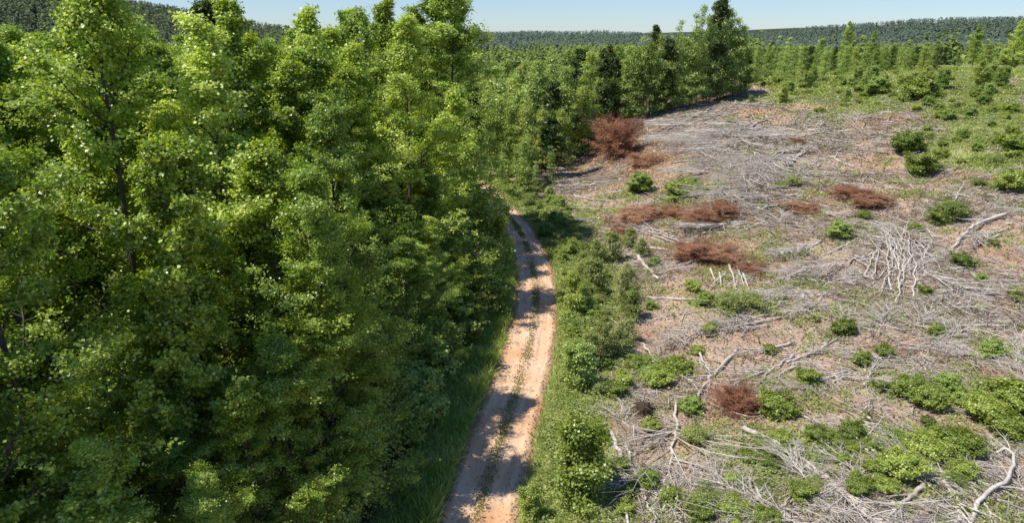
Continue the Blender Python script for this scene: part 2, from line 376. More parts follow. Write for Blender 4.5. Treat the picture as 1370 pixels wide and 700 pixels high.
# ------------------------------------------------------------------ tree generator
def gen_tree(seed, H, R, base=.12, nl=46, nsub=8, ncl=3, npc=12, ls=.15, asp=.42, cr=.34, prof='oval', e0=5, e1=62, trunk_r=.16, mat=None, top=.0, flat=.55, lean=.3, stems=1):
    r = np.random.default_rng(seed); gt = Geo(); gl = Geo()
    for sidx in range(stems):
        Hs = H*(1 if sidx == 0 else r.uniform(.75, .95))
        ox, oy = (0, 0) if sidx == 0 else r.normal(0, R*.18, 2)
        k = 10; tz = np.linspace(0, 1, k)
        wx = np.cumsum(r.normal(0, lean*.13, k)); wy = np.cumsum(r.normal(0, lean*.13, k))
        tp = np.stack([ox+(wx-wx[0])*(1+tz), oy+(wy-wy[0])*(1+tz), tz*Hs], 1)
        tubes(gt, tp, trunk_r*(1-tz)**.8+.012, 7, .5)
        t = np.sort(r.uniform(0, 1, nl))**.9
        h = base+(1-base)*t*.985
        at = np.stack([np.interp(h, tz, tp[:, i]) for i in range(3)], 1)
        if prof == 'oval': pr = (1-t)**.74*(.66+.42*np.minimum(1, t*3.2))
        elif prof == 'cone': pr = (1-t)**.95*1.02
        elif prof == 'round': pr = np.sqrt(np.clip(1-(t*1.7-.75)**2, .05, 1))
        else: pr = (1-t)**.4*.8
        Ln = R*np.maximum(pr, .10)*np.where(r.random(nl) < .3, r.uniform(1.1, 1.5, nl), r.uniform(.45, 1.05, nl))
        az = np.arange(nl)*2.39996+r.normal(0, .35, nl)
        el = np.radians(e0+(e1-e0)*t+r.normal(0, 8, nl))
        s = np.linspace(0, 1, 6)
        hz = np.stack([np.cos(az), np.sin(az)], 1)
        LP = np.empty((nl, 6, 3))
        LP[:, :, :2] = at[:, None, :2]+hz[:, None, :]*(Ln*np.cos(el))[:, None, None]*s[None, :, None]
        LP[:, :, 2] = at[:, None, 2]+(Ln*np.sin(el))[:, None]*s+(.12*Ln)[:, None]*(s**2)
        LP[:, 1:, :] += r.normal(0, .035, (nl, 5, 3))*Ln[:, None, None]
        LR = (trunk_r*.32*(.5+.5*Ln/R))[:, None]*(1-s)**.7+.008
        tubes(gt, LP, LR, 4, .5)
        # side branches
        sj = r.uniform(.22, 1, (nl, nsub)); sj[:, 0] = .98
        b0 = np.empty((nl, nsub, 3))
        for i in range(3):
            for n in range(nl): b0[n, :, i] = np.interp(sj[n], s, LP[n, :, i])
        sd = np.where(np.arange(nsub) % 2, 1, -1)[None, :]
        baz = az[:, None]+sd*r.uniform(.3, 1.2, (nl, nsub)); bl = Ln[:, None]*r.uniform(.22, .60, (nl, nsub))*(1.15-.6*sj)+.15
        bel = el[:, None]*.6+r.normal(.1, .3, (nl, nsub))
        bd = np.stack([np.cos(baz)*np.cos(bel), np.sin(baz)*np.cos(bel), np.sin(bel)], -1)
        b0 = b0.reshape(-1, 3); bd = bd.reshape(-1, 3); bl = bl.reshape(-1)
        s3 = np.array([0, .5, 1.])
        BP = b0[:, None]+bd[:, None]*(bl[:, None]*s3)[:, :, None]; BP[:, 1:, :] += r.normal(0, .06, (len(bl), 2, 3))*bl[:, None, None]
        tubes(gt, BP, np.stack([.018+.006*bl, .012+0*bl, .005+0*bl], 1), 3, .5)
        # leaf clumps
        cs = np.linspace(.25, 1.10, ncl)
        cc = (b0[:, None]+bd[:, None]*(bl[:, None]*cs)[:, :, None]).reshape(-1, 3)
        cc += r.normal(0, cr*.5, cc.shape)
        keep = r.random(len(cc)) > .12
        cc = cc[keep]
        cv = r.random(len(cc))
        n = np.maximum(1, (npc*np.exp(r.normal(-.15, .7, len(cc)))).astype(int))
        ci = np.repeat(np.arange(len(cc)), n)
        c = cc[ci]+r.normal(0, cr, (len(ci), 3))*np.array([1, 1, flat])
        axisp = np.stack([0*c[:, 0], 0*c[:, 0], c[:, 2]], 1)
        out = nrm(c-axisp)
        nn = np.array([0, 0, 1.])*.75+out*.45+r.normal(0, .55, c.shape)
        v = .5*cv[ci]+.5*r.random(len(c))
        leaves(gl, c, nn, ls*r.uniform(.65, 1.3, len(c)), asp, v, r)
    return gt, gl
def tree_proto(name, seed, mat, parts=('trunk', 'crown'), **k):
    gt, gl = gen_tree(seed, **k)
    return Proto(name, [(parts[0], gt.mesh(parts[0], [M_bark], True)), (parts[1], gl.mesh(parts[1], [mat]))])

near_kw = dict(H=20, R=4.8, nl=64, nsub=12, ncl=6, npc=15, ls=.132, cr=.17, flat=.6, base=.04)
NEAR = [tree_proto('broadleaf_tree', 11, M_leaf, **near_kw),
        tree_proto('broadleaf_tree', 12, M_leafB, **{**near_kw, 'R': 5.2, 'ls': .13, 'e1': 50}),
        tree_proto('broadleaf_tree', 13, M_leaf, **{**near_kw, 'R': 4.2, 'e0': 20, 'ls': .165}),
        tree_proto('broadleaf_tree', 14, M_leafB, **{**near_kw, 'R': 4.5, 'nl': 56, 'prof': 'narrow', 'base': .06, 'ls': .12})]
mid_kw = dict(H=20, R=4.3, nl=50, nsub=8, ncl=5, npc=10, ls=.21, cr=.24, base=.04)
MID = [tree_proto('broadleaf_tree', 21, M_leaf, **mid_kw), tree_proto('broadleaf_tree', 22, M_leafB, **{**mid_kw, 'R': 5.0}), tree_proto('broadleaf_tree', 23, M_leaf, **{**mid_kw, 'R': 3.8, 'e0': 20})]
young_kw = dict(H=12, R=2.6, nl=34, nsub=6, ncl=3, npc=8, ls=.22, cr=.30, base=.04, trunk_r=.07)
YOUNG = [tree_proto('young_tree', 31, M_young, **young_kw), tree_proto('young_tree', 32, M_young, **{**young_kw, 'R': 2.1, 'prof': 'cone'}),
         tree_proto('young_tree', 33, M_shrub, **{**young_kw, 'R': 3.0}), tree_proto('young_tree', 34, M_young, **{**young_kw, 'R': 2.4, 'base': .08, 'npc': 6, 'stems': 2})]
PINE = [tree_proto('young_pine', 41, M_pine, **{**young_kw, 'R': 2.2, 'prof': 'cone', 'asp': .14, 'ls': .4, 'npc': 12, 'e0': 0, 'e1': 45, 'cr': .22}),
        tree_proto('young_pine', 42, M_pine, **{**young_kw, 'R': 1.9, 'prof': 'narrow', 'asp': .16, 'ls': .4, 'npc': 10, 'base': .12, 'cr': .24})]
THIN = [tree_proto('slender_tree', 51, M_young, **{**young_kw, 'R': 1.7, 'base': .06, 'prof': 'narrow', 'npc': 6, 'nl': 24, 'ls': .3, 'asp': .25}),
        tree_proto('slender_tree', 52, M_young, **{**young_kw, 'R': 2.0, 'base': .14, 'prof': 'narrow', 'npc': 5, 'nl': 22, 'ls': .3, 'asp': .25})]
SPARSE = [tree_proto('sparse_tree', 55, M_young, **{**mid_kw, 'R': 3.0, 'npc': 3, 'nl': 30, 'ls': .24, 'base': .3})]
def shrub_proto(name, seed, mat, H, R, nl, npc, ls, asp=.42, stems=3, cr=.12, nsub=6, ncl=4):
    gt, gl = gen_tree(seed, H, R, base=.05, nl=nl, nsub=nsub, ncl=ncl, npc=npc, ls=ls, asp=asp, cr=cr, prof='oval', e0=15, e1=78, trunk_r=.03, stems=stems+1, lean=.5)
    return Proto(name, [('stems', gt.mesh('stems', [M_bark])), ('foliage', gl.mesh('foliage', [mat]))])
SHR = [shrub_proto('shrub', 61, M_shrub, 1.6, 1.2, 16, 13, .13), shrub_proto('shrub', 62, M_shrub, 2.2, 1.2, 18, 11, .14), shrub_proto('shrub', 63, M_shrubdk, 1.5, 1.3, 18, 14, .12),
       shrub_proto('shrub', 64, M_weed, 1.3, 1.3, 16, 9, .10, .3), shrub_proto('shrub', 65, M_young, 2.6, 1.5, 20, 12, .15)]
BUSH = [Proto('bush', p_.parts) for p_ in SHR]
SAP = [shrub_proto('sapling', 66, M_shrub, 4.5, 1.3, 26, 12, .15, stems=1, cr=.2), shrub_proto('sapling', 67, M_young, 4.0, 1.1, 22, 10, .16, stems=2, cr=.2), shrub_proto('sapling', 68, M_weed, 2.6, .8, 14, 4, .12, .3, stems=2)]
# dead red-brown conifer tops
def red_proto(seed):
    gt, gl = gen_tree(seed, 2.0, 2.0, base=.02, nl=34, nsub=7, ncl=4, npc=13, ls=.22, asp=.07, cr=.16, prof='round', e0=5, e1=60, trunk_r=.04, stems=3, lean=.3)
    return Proto('dead_brush', [('branches', gt.mesh('branches', [M_twig])), ('needles', gl.mesh('needles', [M_red]))])
RED = [red_proto(71), red_proto(72)]

def place(proto, x, y, rz, sc, label, cat, group=None):
    return proto.put((x, y, float(zt(x, y))-.05), rz, sc, label, cat, group)

# ------------------------------------------------------------------ left wood
def at_px(px, dep):     # ground point under image column px at view depth dep (ground about z=0)
    y = (dep-CAM_Z*math.sin(PITCH))/math.cos(PITCH)
    return (px-CX)/F_PX*dep, y
taken = []
key = [  # x, y, height, proto list, index, width factor, label
    (-5.4, 67, 23.6, NEAR, 1, 1.22, 'tallest dark-sided broadleaf tree leaning over the bend of the dirt track'),
    (-10.8, 61.5, 22.0, NEAR, 0, 1.15, 'broadleaf tree directly left of the tallest tree at the track bend'),
    (-16.4, 29, 22.3, NEAR, 0, 1.0, 'tall open-crowned tree with its grey trunk showing, rising above the wood at upper left'),
    (-11.2, 22, 16.2, NEAR, 2, .95, 'pale-leaved broadleaf tree nearest the viewer at lower left'),
    (-15.5, 19.5, 18.6, NEAR, 1, 1.0, 'large glossy-leaved tree at the left frame edge'),
    (-8.5, 32.5, 16.6, NEAR, 1, .95, 'shadowed broadleaf tree above the dark hollow beside the lower track'),
    (-9.4, 38, 12.8, NEAR, 3, .9, 'round-crowned tree with reddish twigs halfway along the wood edge'),
    (-7.2, 48.5, 20.4, NEAR, 0, 1.08, 'full green tree behind the round-crowned tree at the wood edge'),
    (-7.6, 26.0, 14.5, NEAR, 3, 1.1, 'lowest tree of the wood edge, shading the track at the bottom of the view'),
    (-7.6, 70.5, 23.4, NEAR, 3, 1.25, 'dense dark tree backing the tallest tree at the track bend'),
    (-9.6, 74, 21.5, NEAR, 2, 1.25, 'full tree behind and left of the tallest tree at the track bend'),
    (-14.5, 68, 22.0, NEAR, 1, 1.15, 'wide tree standing second left of the tallest tree at the track bend'),
    (-14.5, 52, 21.2, MID, 2, 1.0, 'broadleaf tree with rounded sunlit top in the middle of the wood'),
    (-20.5, 38, 19.8, NEAR, 3, 1.0, 'yellow-green broadleaf tree left of the tall open-crowned tree'),
    (-17, 45, 21.4, NEAR, 2, 1.0, 'bright green tree right of the dark cedar at top left'),
    (-26, 45, 19.2, NEAR, 2, 1.0, 'sunlit tree in front of the pine hill at far left'),
    (-8.4, 55, 13.5, MID, 2, .9, 'lower broadleaf tree at the wood edge beside the shaded part of the track'),
]
for x, y, h, pl, i, w, lab in key:
    place(pl[i], x, y, rng.uniform(0, 6.28), (w*h/20, w*h/20, h/20), lab, 'tree'); taken.append((x, y, 2.6))
# cedar, and dead-topped trees
cx_, cy_ = at_px(322, 52)
cedar = tree_proto('cedar_tree', 81, M_pine, **{**mid_kw, 'H': 21, 'R': 2.4, 'prof': 'cone', 'asp': .2, 'ls': .3, 'npc': 18, 'e0': 10, 'e1': 50})
place(cedar, cx_, cy_, 1, 1.03, 'dark pointed cedar standing among the light green treetops at upper left', 'tree'); taken.append((cx_, cy_, 2.2))
for px, dep, h, lab in ((478, 66, 21.5, 'thin sparse-leaved treetop poking above the wood, left of two'), (505, 66, 21.8, 'thin sparse-leaved treetop poking above the wood, right of two')):
    x, y = at_px(px, dep); place(SPARSE[0], x, y, px, (.8, .8, h/20), lab, 'tree'); taken.append((x, y, 2.))
cand = []
r = np.random.default_rng(5)
nfill = 0
for _ in range(9000):
    y = r.uniform(13, 150); x = r.uniform(-95, 0)
    if x > road_x(y)-5.6 or x < -0.78*y-9: continue
    if y > 100 and x > road_x(y)-6: continue
    if road_dist(x, y) < (5.9 if y < 34 else 6.8): continue
    sp = 3.5 if y < 60 else 4.6
    if y < 24 and x > -13.5: continue
    if any((x-a)**2+(y-b)**2 < (sp if s is None else max(s, 2.6))**2 for a, b, s in taken): continue
    edge = road_x(y)-x
    h = r.uniform(17.2, 20.6)
    if edge < 11: h = (r.uniform(7.5, 10) if 35 < y < 45 else r.uniform(8.5, 14)) if y < 58 else r.uniform(12, 17)
    if y > 75: h = r.uniform(16, 20.4)
    if y < 30: h = r.uniform(15, 18.6)
    pl = NEAR if y < 52 else MID
    if y < 26: lab = 'glossy-leaved broadleaf tree crowding the lower left of the wood'
    elif edge < 9: lab = 'broadleaf tree on the shaded edge of the wood beside the track'
    elif y > 75: lab = 'broadleaf tree whose top shows far back in the left wood'
    elif x < -24: lab = 'broadleaf tree in the sunlit far left part of the wood'
    else: lab = 'broadleaf tree packed in the middle of the left wood'
    w = h/20*r.uniform(1.0, 1.32)
    place(pl[r.integers(len(pl))], x, y, r.uniform(0, 6.28), (w, w, h/20), lab, 'tree', 'broadleaf trees packed in the left wood'); taken.append((x, y, None)); nfill += 1
ORD = 'first second third fourth fifth sixth seventh eighth ninth tenth eleventh twelfth thirteenth fourteenth fifteenth sixteenth seventeenth eighteenth nineteenth twentieth'.split()
def number(things, fmt, key):
    for k, o in enumerate(sorted(things, key=key)):
        if k < 20: o['label'] = fmt % ORD[k]
number([o for o in C.objects if o.get('label', '').startswith('broadleaf tree on the shaded edge')], 'broadleaf tree on the shaded wood edge beside the track, %s from the bottom', lambda o: o.location.y)
number([o for o in C.objects if o.get('label', '').startswith('glossy-leaved broadleaf tree crowding')], 'glossy-leaved tree crowding the lower left of the wood, %s from the left', lambda o: o.location.x)
# small trees filling the lower storey
ust = []
for _ in range(3000):
    if len(ust) >= 95: break
    y = r.uniform(12, 60); x = r.uniform(-40, -5)
    if x < -.78*y-5 or road_x(y)-x < 6.2 or road_x(y)-x > 20 or (y < 17 and x > -9) : continue
    if any((x-a)**2+(y-b)**2 < 4.4 for a, b in ust): continue
    ust.append((x, y)); h = r.uniform(6, 10.5) if y > 20 else r.uniform(6, 9)
    place(NEAR[r.integers(4)], x, y, r.uniform(0, 6.28), (h/20*1.35, h/20*1.35, h/20), 'small broadleaf tree filling a gap low in the left wood', 'tree', 'small trees in the lower storey of the left wood')
# understorey at the wood edge
for _ in range(95):
    y = r.uniform(22, 95); e = r.uniform(3.4, 6.8)
    x = float(road_x(y))-e-(1.0 if y < 45 else 0)
    k = int(r.integers(0, 3)); pr = [SAP[0], SHR[2], SHR[4]][k]
    place(pr, x, y, r.uniform(0, 6.28), r.uniform(.5, 1.3), ['leafy green sapling growing in shade along the wood edge', 'low dark shrub growing in shade along the wood edge', 'tall loose shrub growing in shade along the wood edge'][k], ['sapling', 'shrub', 'shrub'][k], 'undergrowth along the edge of the left wood')

# ------------------------------------------------------------------ valley trees beyond the bend
cnt = 0
r = np.random.default_rng(15)
_e = [P(px, py) for px, py in ((745, 290), (760, 240), (790, 215), (800, 190), (850, 165), (905, 145), (985, 132), (1010, 118))]
print('edge', [(round(p.x, 1), round(p.y, 1), round(p.z, 1)) for p, d in _e])
_ep = sorted([(p.y, p.x) for p, d in _e])
EY = np.array([a for a, b in _ep]); EX = np.array([b for a, b in _ep])
def edge_x(y): return np.interp(y, np.concatenate([[20, 50], EY, [EY[-1]+25, 400]]), np.concatenate([[6.5, 8.5], EX, [EX[-1]+50, EX[-1]+200]]))
pts = []
for _ in range(12000):
    y = r.uniform(84, 235); x = r.uniform(-30, 120)
    if x > edge_x(y)-1.5 or road_dist(x, y) < 3.6: continue
    if x < road_x(min(y, 108))-2 and y < 112: continue
    px, py, dep = project(x, y, 3.0)
    sp = 2.9 if y < 130 else 3.7
    if any((x-a)**2+(y-b)**2 < sp*sp for a, b in pts): continue
    pts.append((x, y))
print('valley trees', len(pts))
pts.sort(key=lambda p: p[1])
for x, y in pts[:330]:
    d_edge = edge_x(y)-x
    ground = float(zt(x, y))
    lim = 19.5-(y*math.sin(math.radians(.7)))-ground         # keep the tops under the far ridge line
    k = r.random()
    if k < .12: pl, lab, cat = PINE, 'dark young pine among the paler trees beyond the track bend', 'pine tree'
    elif k < .5: pl, lab, cat = THIN, 'slender light green tree in the valley beyond the track bend', 'tree'
    else: pl, lab, cat = YOUNG, 'bushy young tree in the valley beyond the track bend', 'tree'
    h = min(lim, r.uniform(9, 16.5)); 
    if y < 100: h = r.uniform(4.5, 8)
    h = max(h, 4)
    if d_edge < 4 and y < 100: h *= .7
    w = h/12*r.uniform(.9, 1.25)
    place(pl[r.integers(len(pl))], x, y, r.uniform(0, 6.28), (w, w, h/12), lab, cat, 'young trees in the valley beyond the bend')
    cnt += 1
# tree line behind the clearing: base pixel, top pixel
line = [(806, 178, 100), (820, 172, 84), (833, 168, 92), (846, 166, 72), (857, 163, 60), (868, 160, 66), (880, 157, 52), (891, 153, 60), (902, 150, 45), (913, 146, 55), (922, 143, 30),
        (931, 141, 22), (940, 139, 30), (948, 137, 14), (956, 136, 2), (963, 135, 20), (971, 134, 28), (979, 133, 35), (987, 131, 40), (873, 150, 44), (925, 134, 36), (945, 132, 34), (905, 140, 38), (968, 130, 24), (990, 126, 60), (997, 124, 75)]
for i, (px, py, pt) in enumerate(line):
    p, dep = P(px, py)
    h = (py-pt)*dep/F_PX*1.03
    if px == 956: pr, lab = PINE[0], 'tallest dark pointed tree at the right end of the line behind the clearing'
    elif i % 6 == 1: pr, lab = PINE[1], 'dark young pine standing in the tree line behind the clearing'
    elif i % 3 == 0: pr, lab = YOUNG[3], 'twin-stemmed light green tree in the line behind the clearing'
    else: pr, lab = THIN[i % 2], 'slender tree with bare lower trunk in the line behind the clearing'
    w = h/12*(.95 if h < 14 else .68)
    place(pr, p.x, p.y, i*1.7, (w, w, h/12), lab, 'tree', None if px == 956 else 'slender trees lined up behind the clearing')
number([o for o in C.objects if o.get('group') == 'slender trees lined up behind the clearing' and o['label'].startswith('slender')], 'slender tree in the line behind the clearing, %s of the slender ones from the left', lambda o: o.location.x)
number([o for o in C.objects if o.get('label', '').startswith('twin-stemmed')], 'twin-stemmed light green tree in the line behind the clearing, %s from the left', lambda o: o.location.x)
# trees beyond the field at right
r = np.random.default_rng(25)
for i in range(38):
    px = r.uniform(995, 1420); x = None
    y = r.uniform(196, 250); dep = y*math.cos(PITCH)+8*math.sin(PITCH); x = (px-CX)/F_PX*dep
    top = np.interp(px, [990, 1060, 1100, 1130, 1160, 1200, 1250, 1290, 1340, 1400], [66, 62, 48, 30, 45, 55, 62, 50, 40, 42])+r.uniform(0, 34)
    ztop = CAM_Z-(top-50)/F_PX*y*1.06
    h = max(4, ztop-float(zt(x, y)))
    w = h/12*r.uniform(1.1, 2.0)
    if i % 5 == 0: pr, lab, cat = PINE[i % 2], 'dark pine standing beyond the green field at upper right', 'pine tree'
    else: pr, lab, cat = YOUNG[i % 3], 'rounded green tree standing beyond the green field at upper right', 'tree'
    place(pr, x, y, r.uniform(0, 6.28), (w, w, h/12), lab, cat, 'trees beyond the field at upper right')
big = [(1128, 30, 'tall full-crowned tree standing highest beyond the field at upper right'), (1163, 42, 'full-crowned tree just right of the highest tree beyond the field'), (1300, 34, 'pointed green tree beyond the field toward the right edge'), (1352, 30, 'broad dark tree beyond the field at the right edge')]
for px, top, lab in big:
    y = 200; x = (px-CX)/F_PX*(y*.953+2.5); ztop = CAM_Z-(top-50)/F_PX*y; h = ztop-float(zt(x, y)); w = h/20*1.1
    place(MID[px % 3], x, y, px, (w, w, h/20), lab, 'tree')

r = np.random.default_rng(27); fs = []
for _ in range(900):
    if len(fs) >= 34: break
    px = r.uniform(992, 1400); py = 74+66*r.random()**1.4
    p, d = P(px, py)
    if p.y > 205 or p.x < edge_x(p.y)+3 or float(field(CLAY, np.array(p.x), np.array(p.y))) > .3: continue
    if any((p.x-a)**2+(p.y-b)**2 < 16 for a, b in fs): continue
    fs.append((p.x, p.y)); h = r.uniform(1.5, 3.8); k = int(r.integers(0, 2))
    if k < 2: place(SAP[k], p.x, p.y, r.uniform(0, 6.28), h/4.5*1.1, ['leafy green sapling', 'loose olive sapling'][k]+' scattered over the green field at upper right', 'sapling', 'saplings scattered over the upper right field')
    else: place(YOUNG[1], p.x, p.y, r.uniform(0, 6.28), (h/12*1.7, h/12*1.7, h/12*1.2), 'small pointed young tree scattered over the green field at upper right', 'tree', 'small young trees over the upper right field')
# ------------------------------------------------------------------ far woods (one mass)
def far_wood(name, seed, n, region, hrange, mat, label, spread=3.2, faces=26, needle=False):
    r = np.random.default_rng(seed); g = Geo()
    x, y = region(r, n); h = hrange[0]+(hrange[1]-hrange[0])*(.55*r.random(len(x))+.45*vnoise(x, y, 35, 77)); z = zt(x, y)
    m = len(x); t = r.random((m, faces))
    a = r.uniform(0, 2*PI, (m, faces)); rad = spread*((1-t)**.6)*np.sqrt(r.uniform(.25, 1, (m, faces)))*(h/13)[:, None]
    c = np.stack([x[:, None]+np.cos(a)*rad, y[:, None]+np.sin(a)*rad, z[:, None]+h[:, None]*(.03+.97*t)], -1)
    n_ = np.stack([np.cos(a)*.4, np.sin(a)*.4-.25, np.full_like(a, .9)], -1)+r.normal(0, .22, (m, faces, 3))
    v = (.6*r.random((m, 1))+.4*r.random((m, faces)))
    leaves(g, c.reshape(-1, 3), n_.reshape(-1, 3), np.repeat(spread*.95*h/13, faces)*(1-.5*t.ravel()), .42, v.ravel(), r)
    o = link(name, g.mesh(name, [mat])); setp(o, label, 'woodland', kind='stuff')
def reg_mid(r, n):
    y = r.uniform(225, 620, n); x = r.uniform(-.85, .85, n)*y
    k = ~((x < -150) & (y > 330)) & ~((x > 25) & (y < 262)); return x[k], y[k]
def reg_ridge(r, n):
    y = 620+(r.random(n)**1.3)*900; x = r.uniform(-.85, .85, n)*y; return x, y
def reg_hill(r, n):
    y = r.uniform(300, 560, n); x = -r.uniform(.15, .9, n)*y; return x, y
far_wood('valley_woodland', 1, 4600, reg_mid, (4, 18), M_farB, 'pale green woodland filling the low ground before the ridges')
far_wood('ridge_woodland', 2, 24000, reg_ridge, (11, 14), M_far_hazy, 'dark green woodland covering the distant ridges on the skyline', 4.6, 16)
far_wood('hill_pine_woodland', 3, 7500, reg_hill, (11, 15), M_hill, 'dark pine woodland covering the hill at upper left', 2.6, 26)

# ------------------------------------------------------------------ roadside shrubs (right side)
r = np.random.default_rng(35)
k = 0
tk = []
for _ in range(3000):
    if len(tk) >= 66: break
    y = 22+70*r.random()**.9; w = np.interp(y, [22, 40, 60, 75, 92], [2.6, 3.0, 3.2, 4.0, 6])
    u = 2.1+r.random()*w
    x = float(road_x(y))+u
    if road_dist(x, y) < 2.35: continue
    if vnoise(x, y, 4, 8) < .30 and y < 60: continue
    if any((x-a)**2+(y-b)**2 < 1.5**2 for a, b in tk): continue
    tk.append((x, y))
    if y < 36 and r.random() < .45: continue
    i = int(r.choice([0, 1, 3, 3, 3, 4])); sc = r.uniform(.22, .5)*(1.35 if y > 60 else 1)
    if u < 3.2: sc *= .7
    where = 'lower' if y < 36 else ('middle' if y < 58 else 'upper')
    lab = ['light green rounded shrub', 'upright light green shrub', 'dark green low shrub', 'thin yellowish weedy shrub', 'tall loose olive shrub'][i]+f' on the right verge of the {where} track'
    place(SHR[i], x, y, r.uniform(0, 6.28), (sc*1.1, sc*1.1, sc*1.05), lab, 'shrub', 'shrubs along the right verge of the track')
print('verge shrubs', len(tk))
for px, py, h, pr, lab in [(772, 672, 3.8, 0, 'tall leafy sapling with dark base on the right verge at the bottom'), (700, 250, 5.5, 1, 'slim sapling at the inner corner of the track bend'), (790, 395, 3.2, 2, 'thin grey-green sapling at the left rim of the clearing, nearer of two'), (815, 350, 3.0, 2, 'thin grey-green sapling at the left rim of the clearing, farther of two'),
                           (712, 690, 1.6, 0, 'bright bushy sapling hugging the track edge at the bottom'), (765, 420, 3.0, 0, 'green sapling opposite the broad tree shadow on the track'), (842, 430, 2.6, 2, 'spindly weed sapling left of the lower slash heap'), (778, 520, 3.0, 1, 'olive sapling on the verge left of the dark stump')]:
    p, d = P(px, py); s = h/[4.5, 4., 2.6][pr]
    place(SAP[pr], p.x, p.y, px, s, lab, 'sapling')

r = np.random.default_rng(37)
for i in range(16):
    px = r.uniform(775, 860); py = r.uniform(330, 520); p, d = P(px, py)
    place(SAP[2], p.x, p.y, px, (.8, .8, r.uniform(.6, 1.1)), 'thin upright weedy sapling at the left rim of the slash', 'sapling', 'thin weedy saplings along the left rim of the slash')
# ------------------------------------------------------------------ shrubs in the clearing
shr = [(1128, 446, 15, 2, 'compact dark green bush alone on pale slash right of centre'), (1038, 556, 24, 2, 'large compact dark green bush beside the brown dead brush'), (1080, 514, 16, 2, 'small dense green bush above the larger compact bush'),
       (1213, 203, 19, 2, 'dark broad bush in the middle of the green field'), (1222, 136, 22, 1, 'tall open bush standing in the far field'), (1230, 232, 20, 2, 'dark bush just below the broad bush in the green field'), (1172, 128, 13, 4, 'olive bush left of the tall open bush in the far field'),
       (880, 515, 19, 0, 'light green bush among branches left of the fallen crown'), (905, 500, 18, 0, 'small light bush touching the light green one left of the fallen crown'), (1242, 615, 27, 0, 'wide yellow-green bush at lower right, middle one'), (1205, 636, 27, 0, 'wide yellow-green bush at lower right, leftmost one'), (1280, 608, 26, 0, 'green bush at lower right beside bare tan soil'),
       (1318, 560, 26, 0, 'green bush in the thicket at the right edge'), (1352, 545, 26, 1, 'tall green bush in the thicket at the right edge'), (1345, 585, 26, 0, 'low green bush at the foot of the right edge thicket'), (930, 592, 20, 3, 'pale weedy bush under the fallen crown'), (1000, 413, 20, 3, 'flat yellow-green bush on the long branch heap'), (975, 418, 20, 3, 'flat yellow-green bush at the left end of the long branch heap'),
       (1245, 545, 20, 1, 'grassy green bush above the bare tan soil'), (1215, 530, 22, 0, 'green bush left of the grassy bush above bare soil'), (1175, 522, 10, 2, 'tiny green bush right of the forked dead limb'), (1122, 320, 13, 4, 'olive bush casting a dark shadow near the slash centre'), (1285, 358, 14, 2, 'small dark bush right of the bleached stems'), (1238, 395, 10, 2, 'tiny dark bush in front of the bleached stems'),
       (985, 690, 20, 0, 'yellow-green bush at the bottom between fallen limbs'), (1022, 700, 19, 0, 'bright bush at the bottom left of the long branches'), (1072, 668, 17, 2, 'dark bush beside the thick log at the bottom'), (945, 680, 24, 3, 'weedy bush at the bottom near the crossed limbs'), (870, 575, 12, 0, 'small bush right of the dark stump'), (825, 530, 14, 2, 'low dark bush left of the dark stump'),
       (1270, 295, 24, 3, 'weedy bush above the curved log'), (1255, 300, 14, 2, 'small dark bush above the curved log'), (1360, 400, 14, 3, 'weedy bush at the right edge under the clay patch'), (1060, 250, 14, 3, 'pale bush beyond the red dead needles'), (1352, 255, 22, 0, 'bright bush at the right edge of the field, lower one'), (1355, 205, 22, 0, 'bright bush at the right edge of the field, upper one'),
       (855, 258, 14, 4, 'olive bush behind the dead red brush rows'), (930, 262, 15, 0, 'bright green regrowth bush behind the red rows'), (905, 264, 18, 0, 'small bright regrowth bush behind the red rows'), (1150, 660, 16, 2, 'small bush beyond the spread of fine branches'), (1105, 590, 13, 0, 'light bush above the thick log'), (1140, 605, 12, 0, 'second light bush above the thick log, farther right')]
for i, (px, py, rpx, k, lab) in enumerate(shr):
    p, d = P(px, py); rad = rpx*d/F_PX; s = rad/1.25
    place(BUSH[k], p.x, p.y, i*2.1, (s, s, s*.8), lab, 'bush')
r = np.random.default_rng(45); n = 0; tk2 = []
for _ in range(8000):
    px = r.uniform(790, 1420); py = 88+632*r.random()**1.5
    if px < np.interp(py, [100, 130, 170, 240, 300, 700], [1000, 990, 860, 800, 790, 830]): continue
    p, d = P(px, py); g = float(green_mask(np.array(p.x), np.array(p.y)))
    if r.random() > max(.03, (g-.45)*1.2): continue
    if p.y > 195: continue
    sp = .9 if p.y < 60 else 1.8
    if any((p.x-a)**2+(p.y-b)**2 < sp*sp for a, b in tk2): continue
    tk2.append((p.x, p.y))
    i = int(r.integers(0, 5)); s = r.uniform(.2, .45)
    if p.y > 70 and i == 2: i = 3
    s = s*(1.0 if p.y < 60 else 1.35)
    zone = 'in the green field behind the slash' if p.y > 85 else ('at the bottom of the clearing' if p.y < 42 else 'in the middle of the clearing')
    lab = ['small light green bush', 'small upright bush', 'small dark green bush', 'pale weedy bush', 'small olive bush'][i]+' '+zone
    place(BUSH[i], p.x, p.y, r.uniform(0, 6.28), (s*1.1, s*1.1, s*.9), lab, 'bush', 'low regrowth bushes '+zone); n += 1
    if n > 240: break
print('clearing bushes', n)
REDB = []
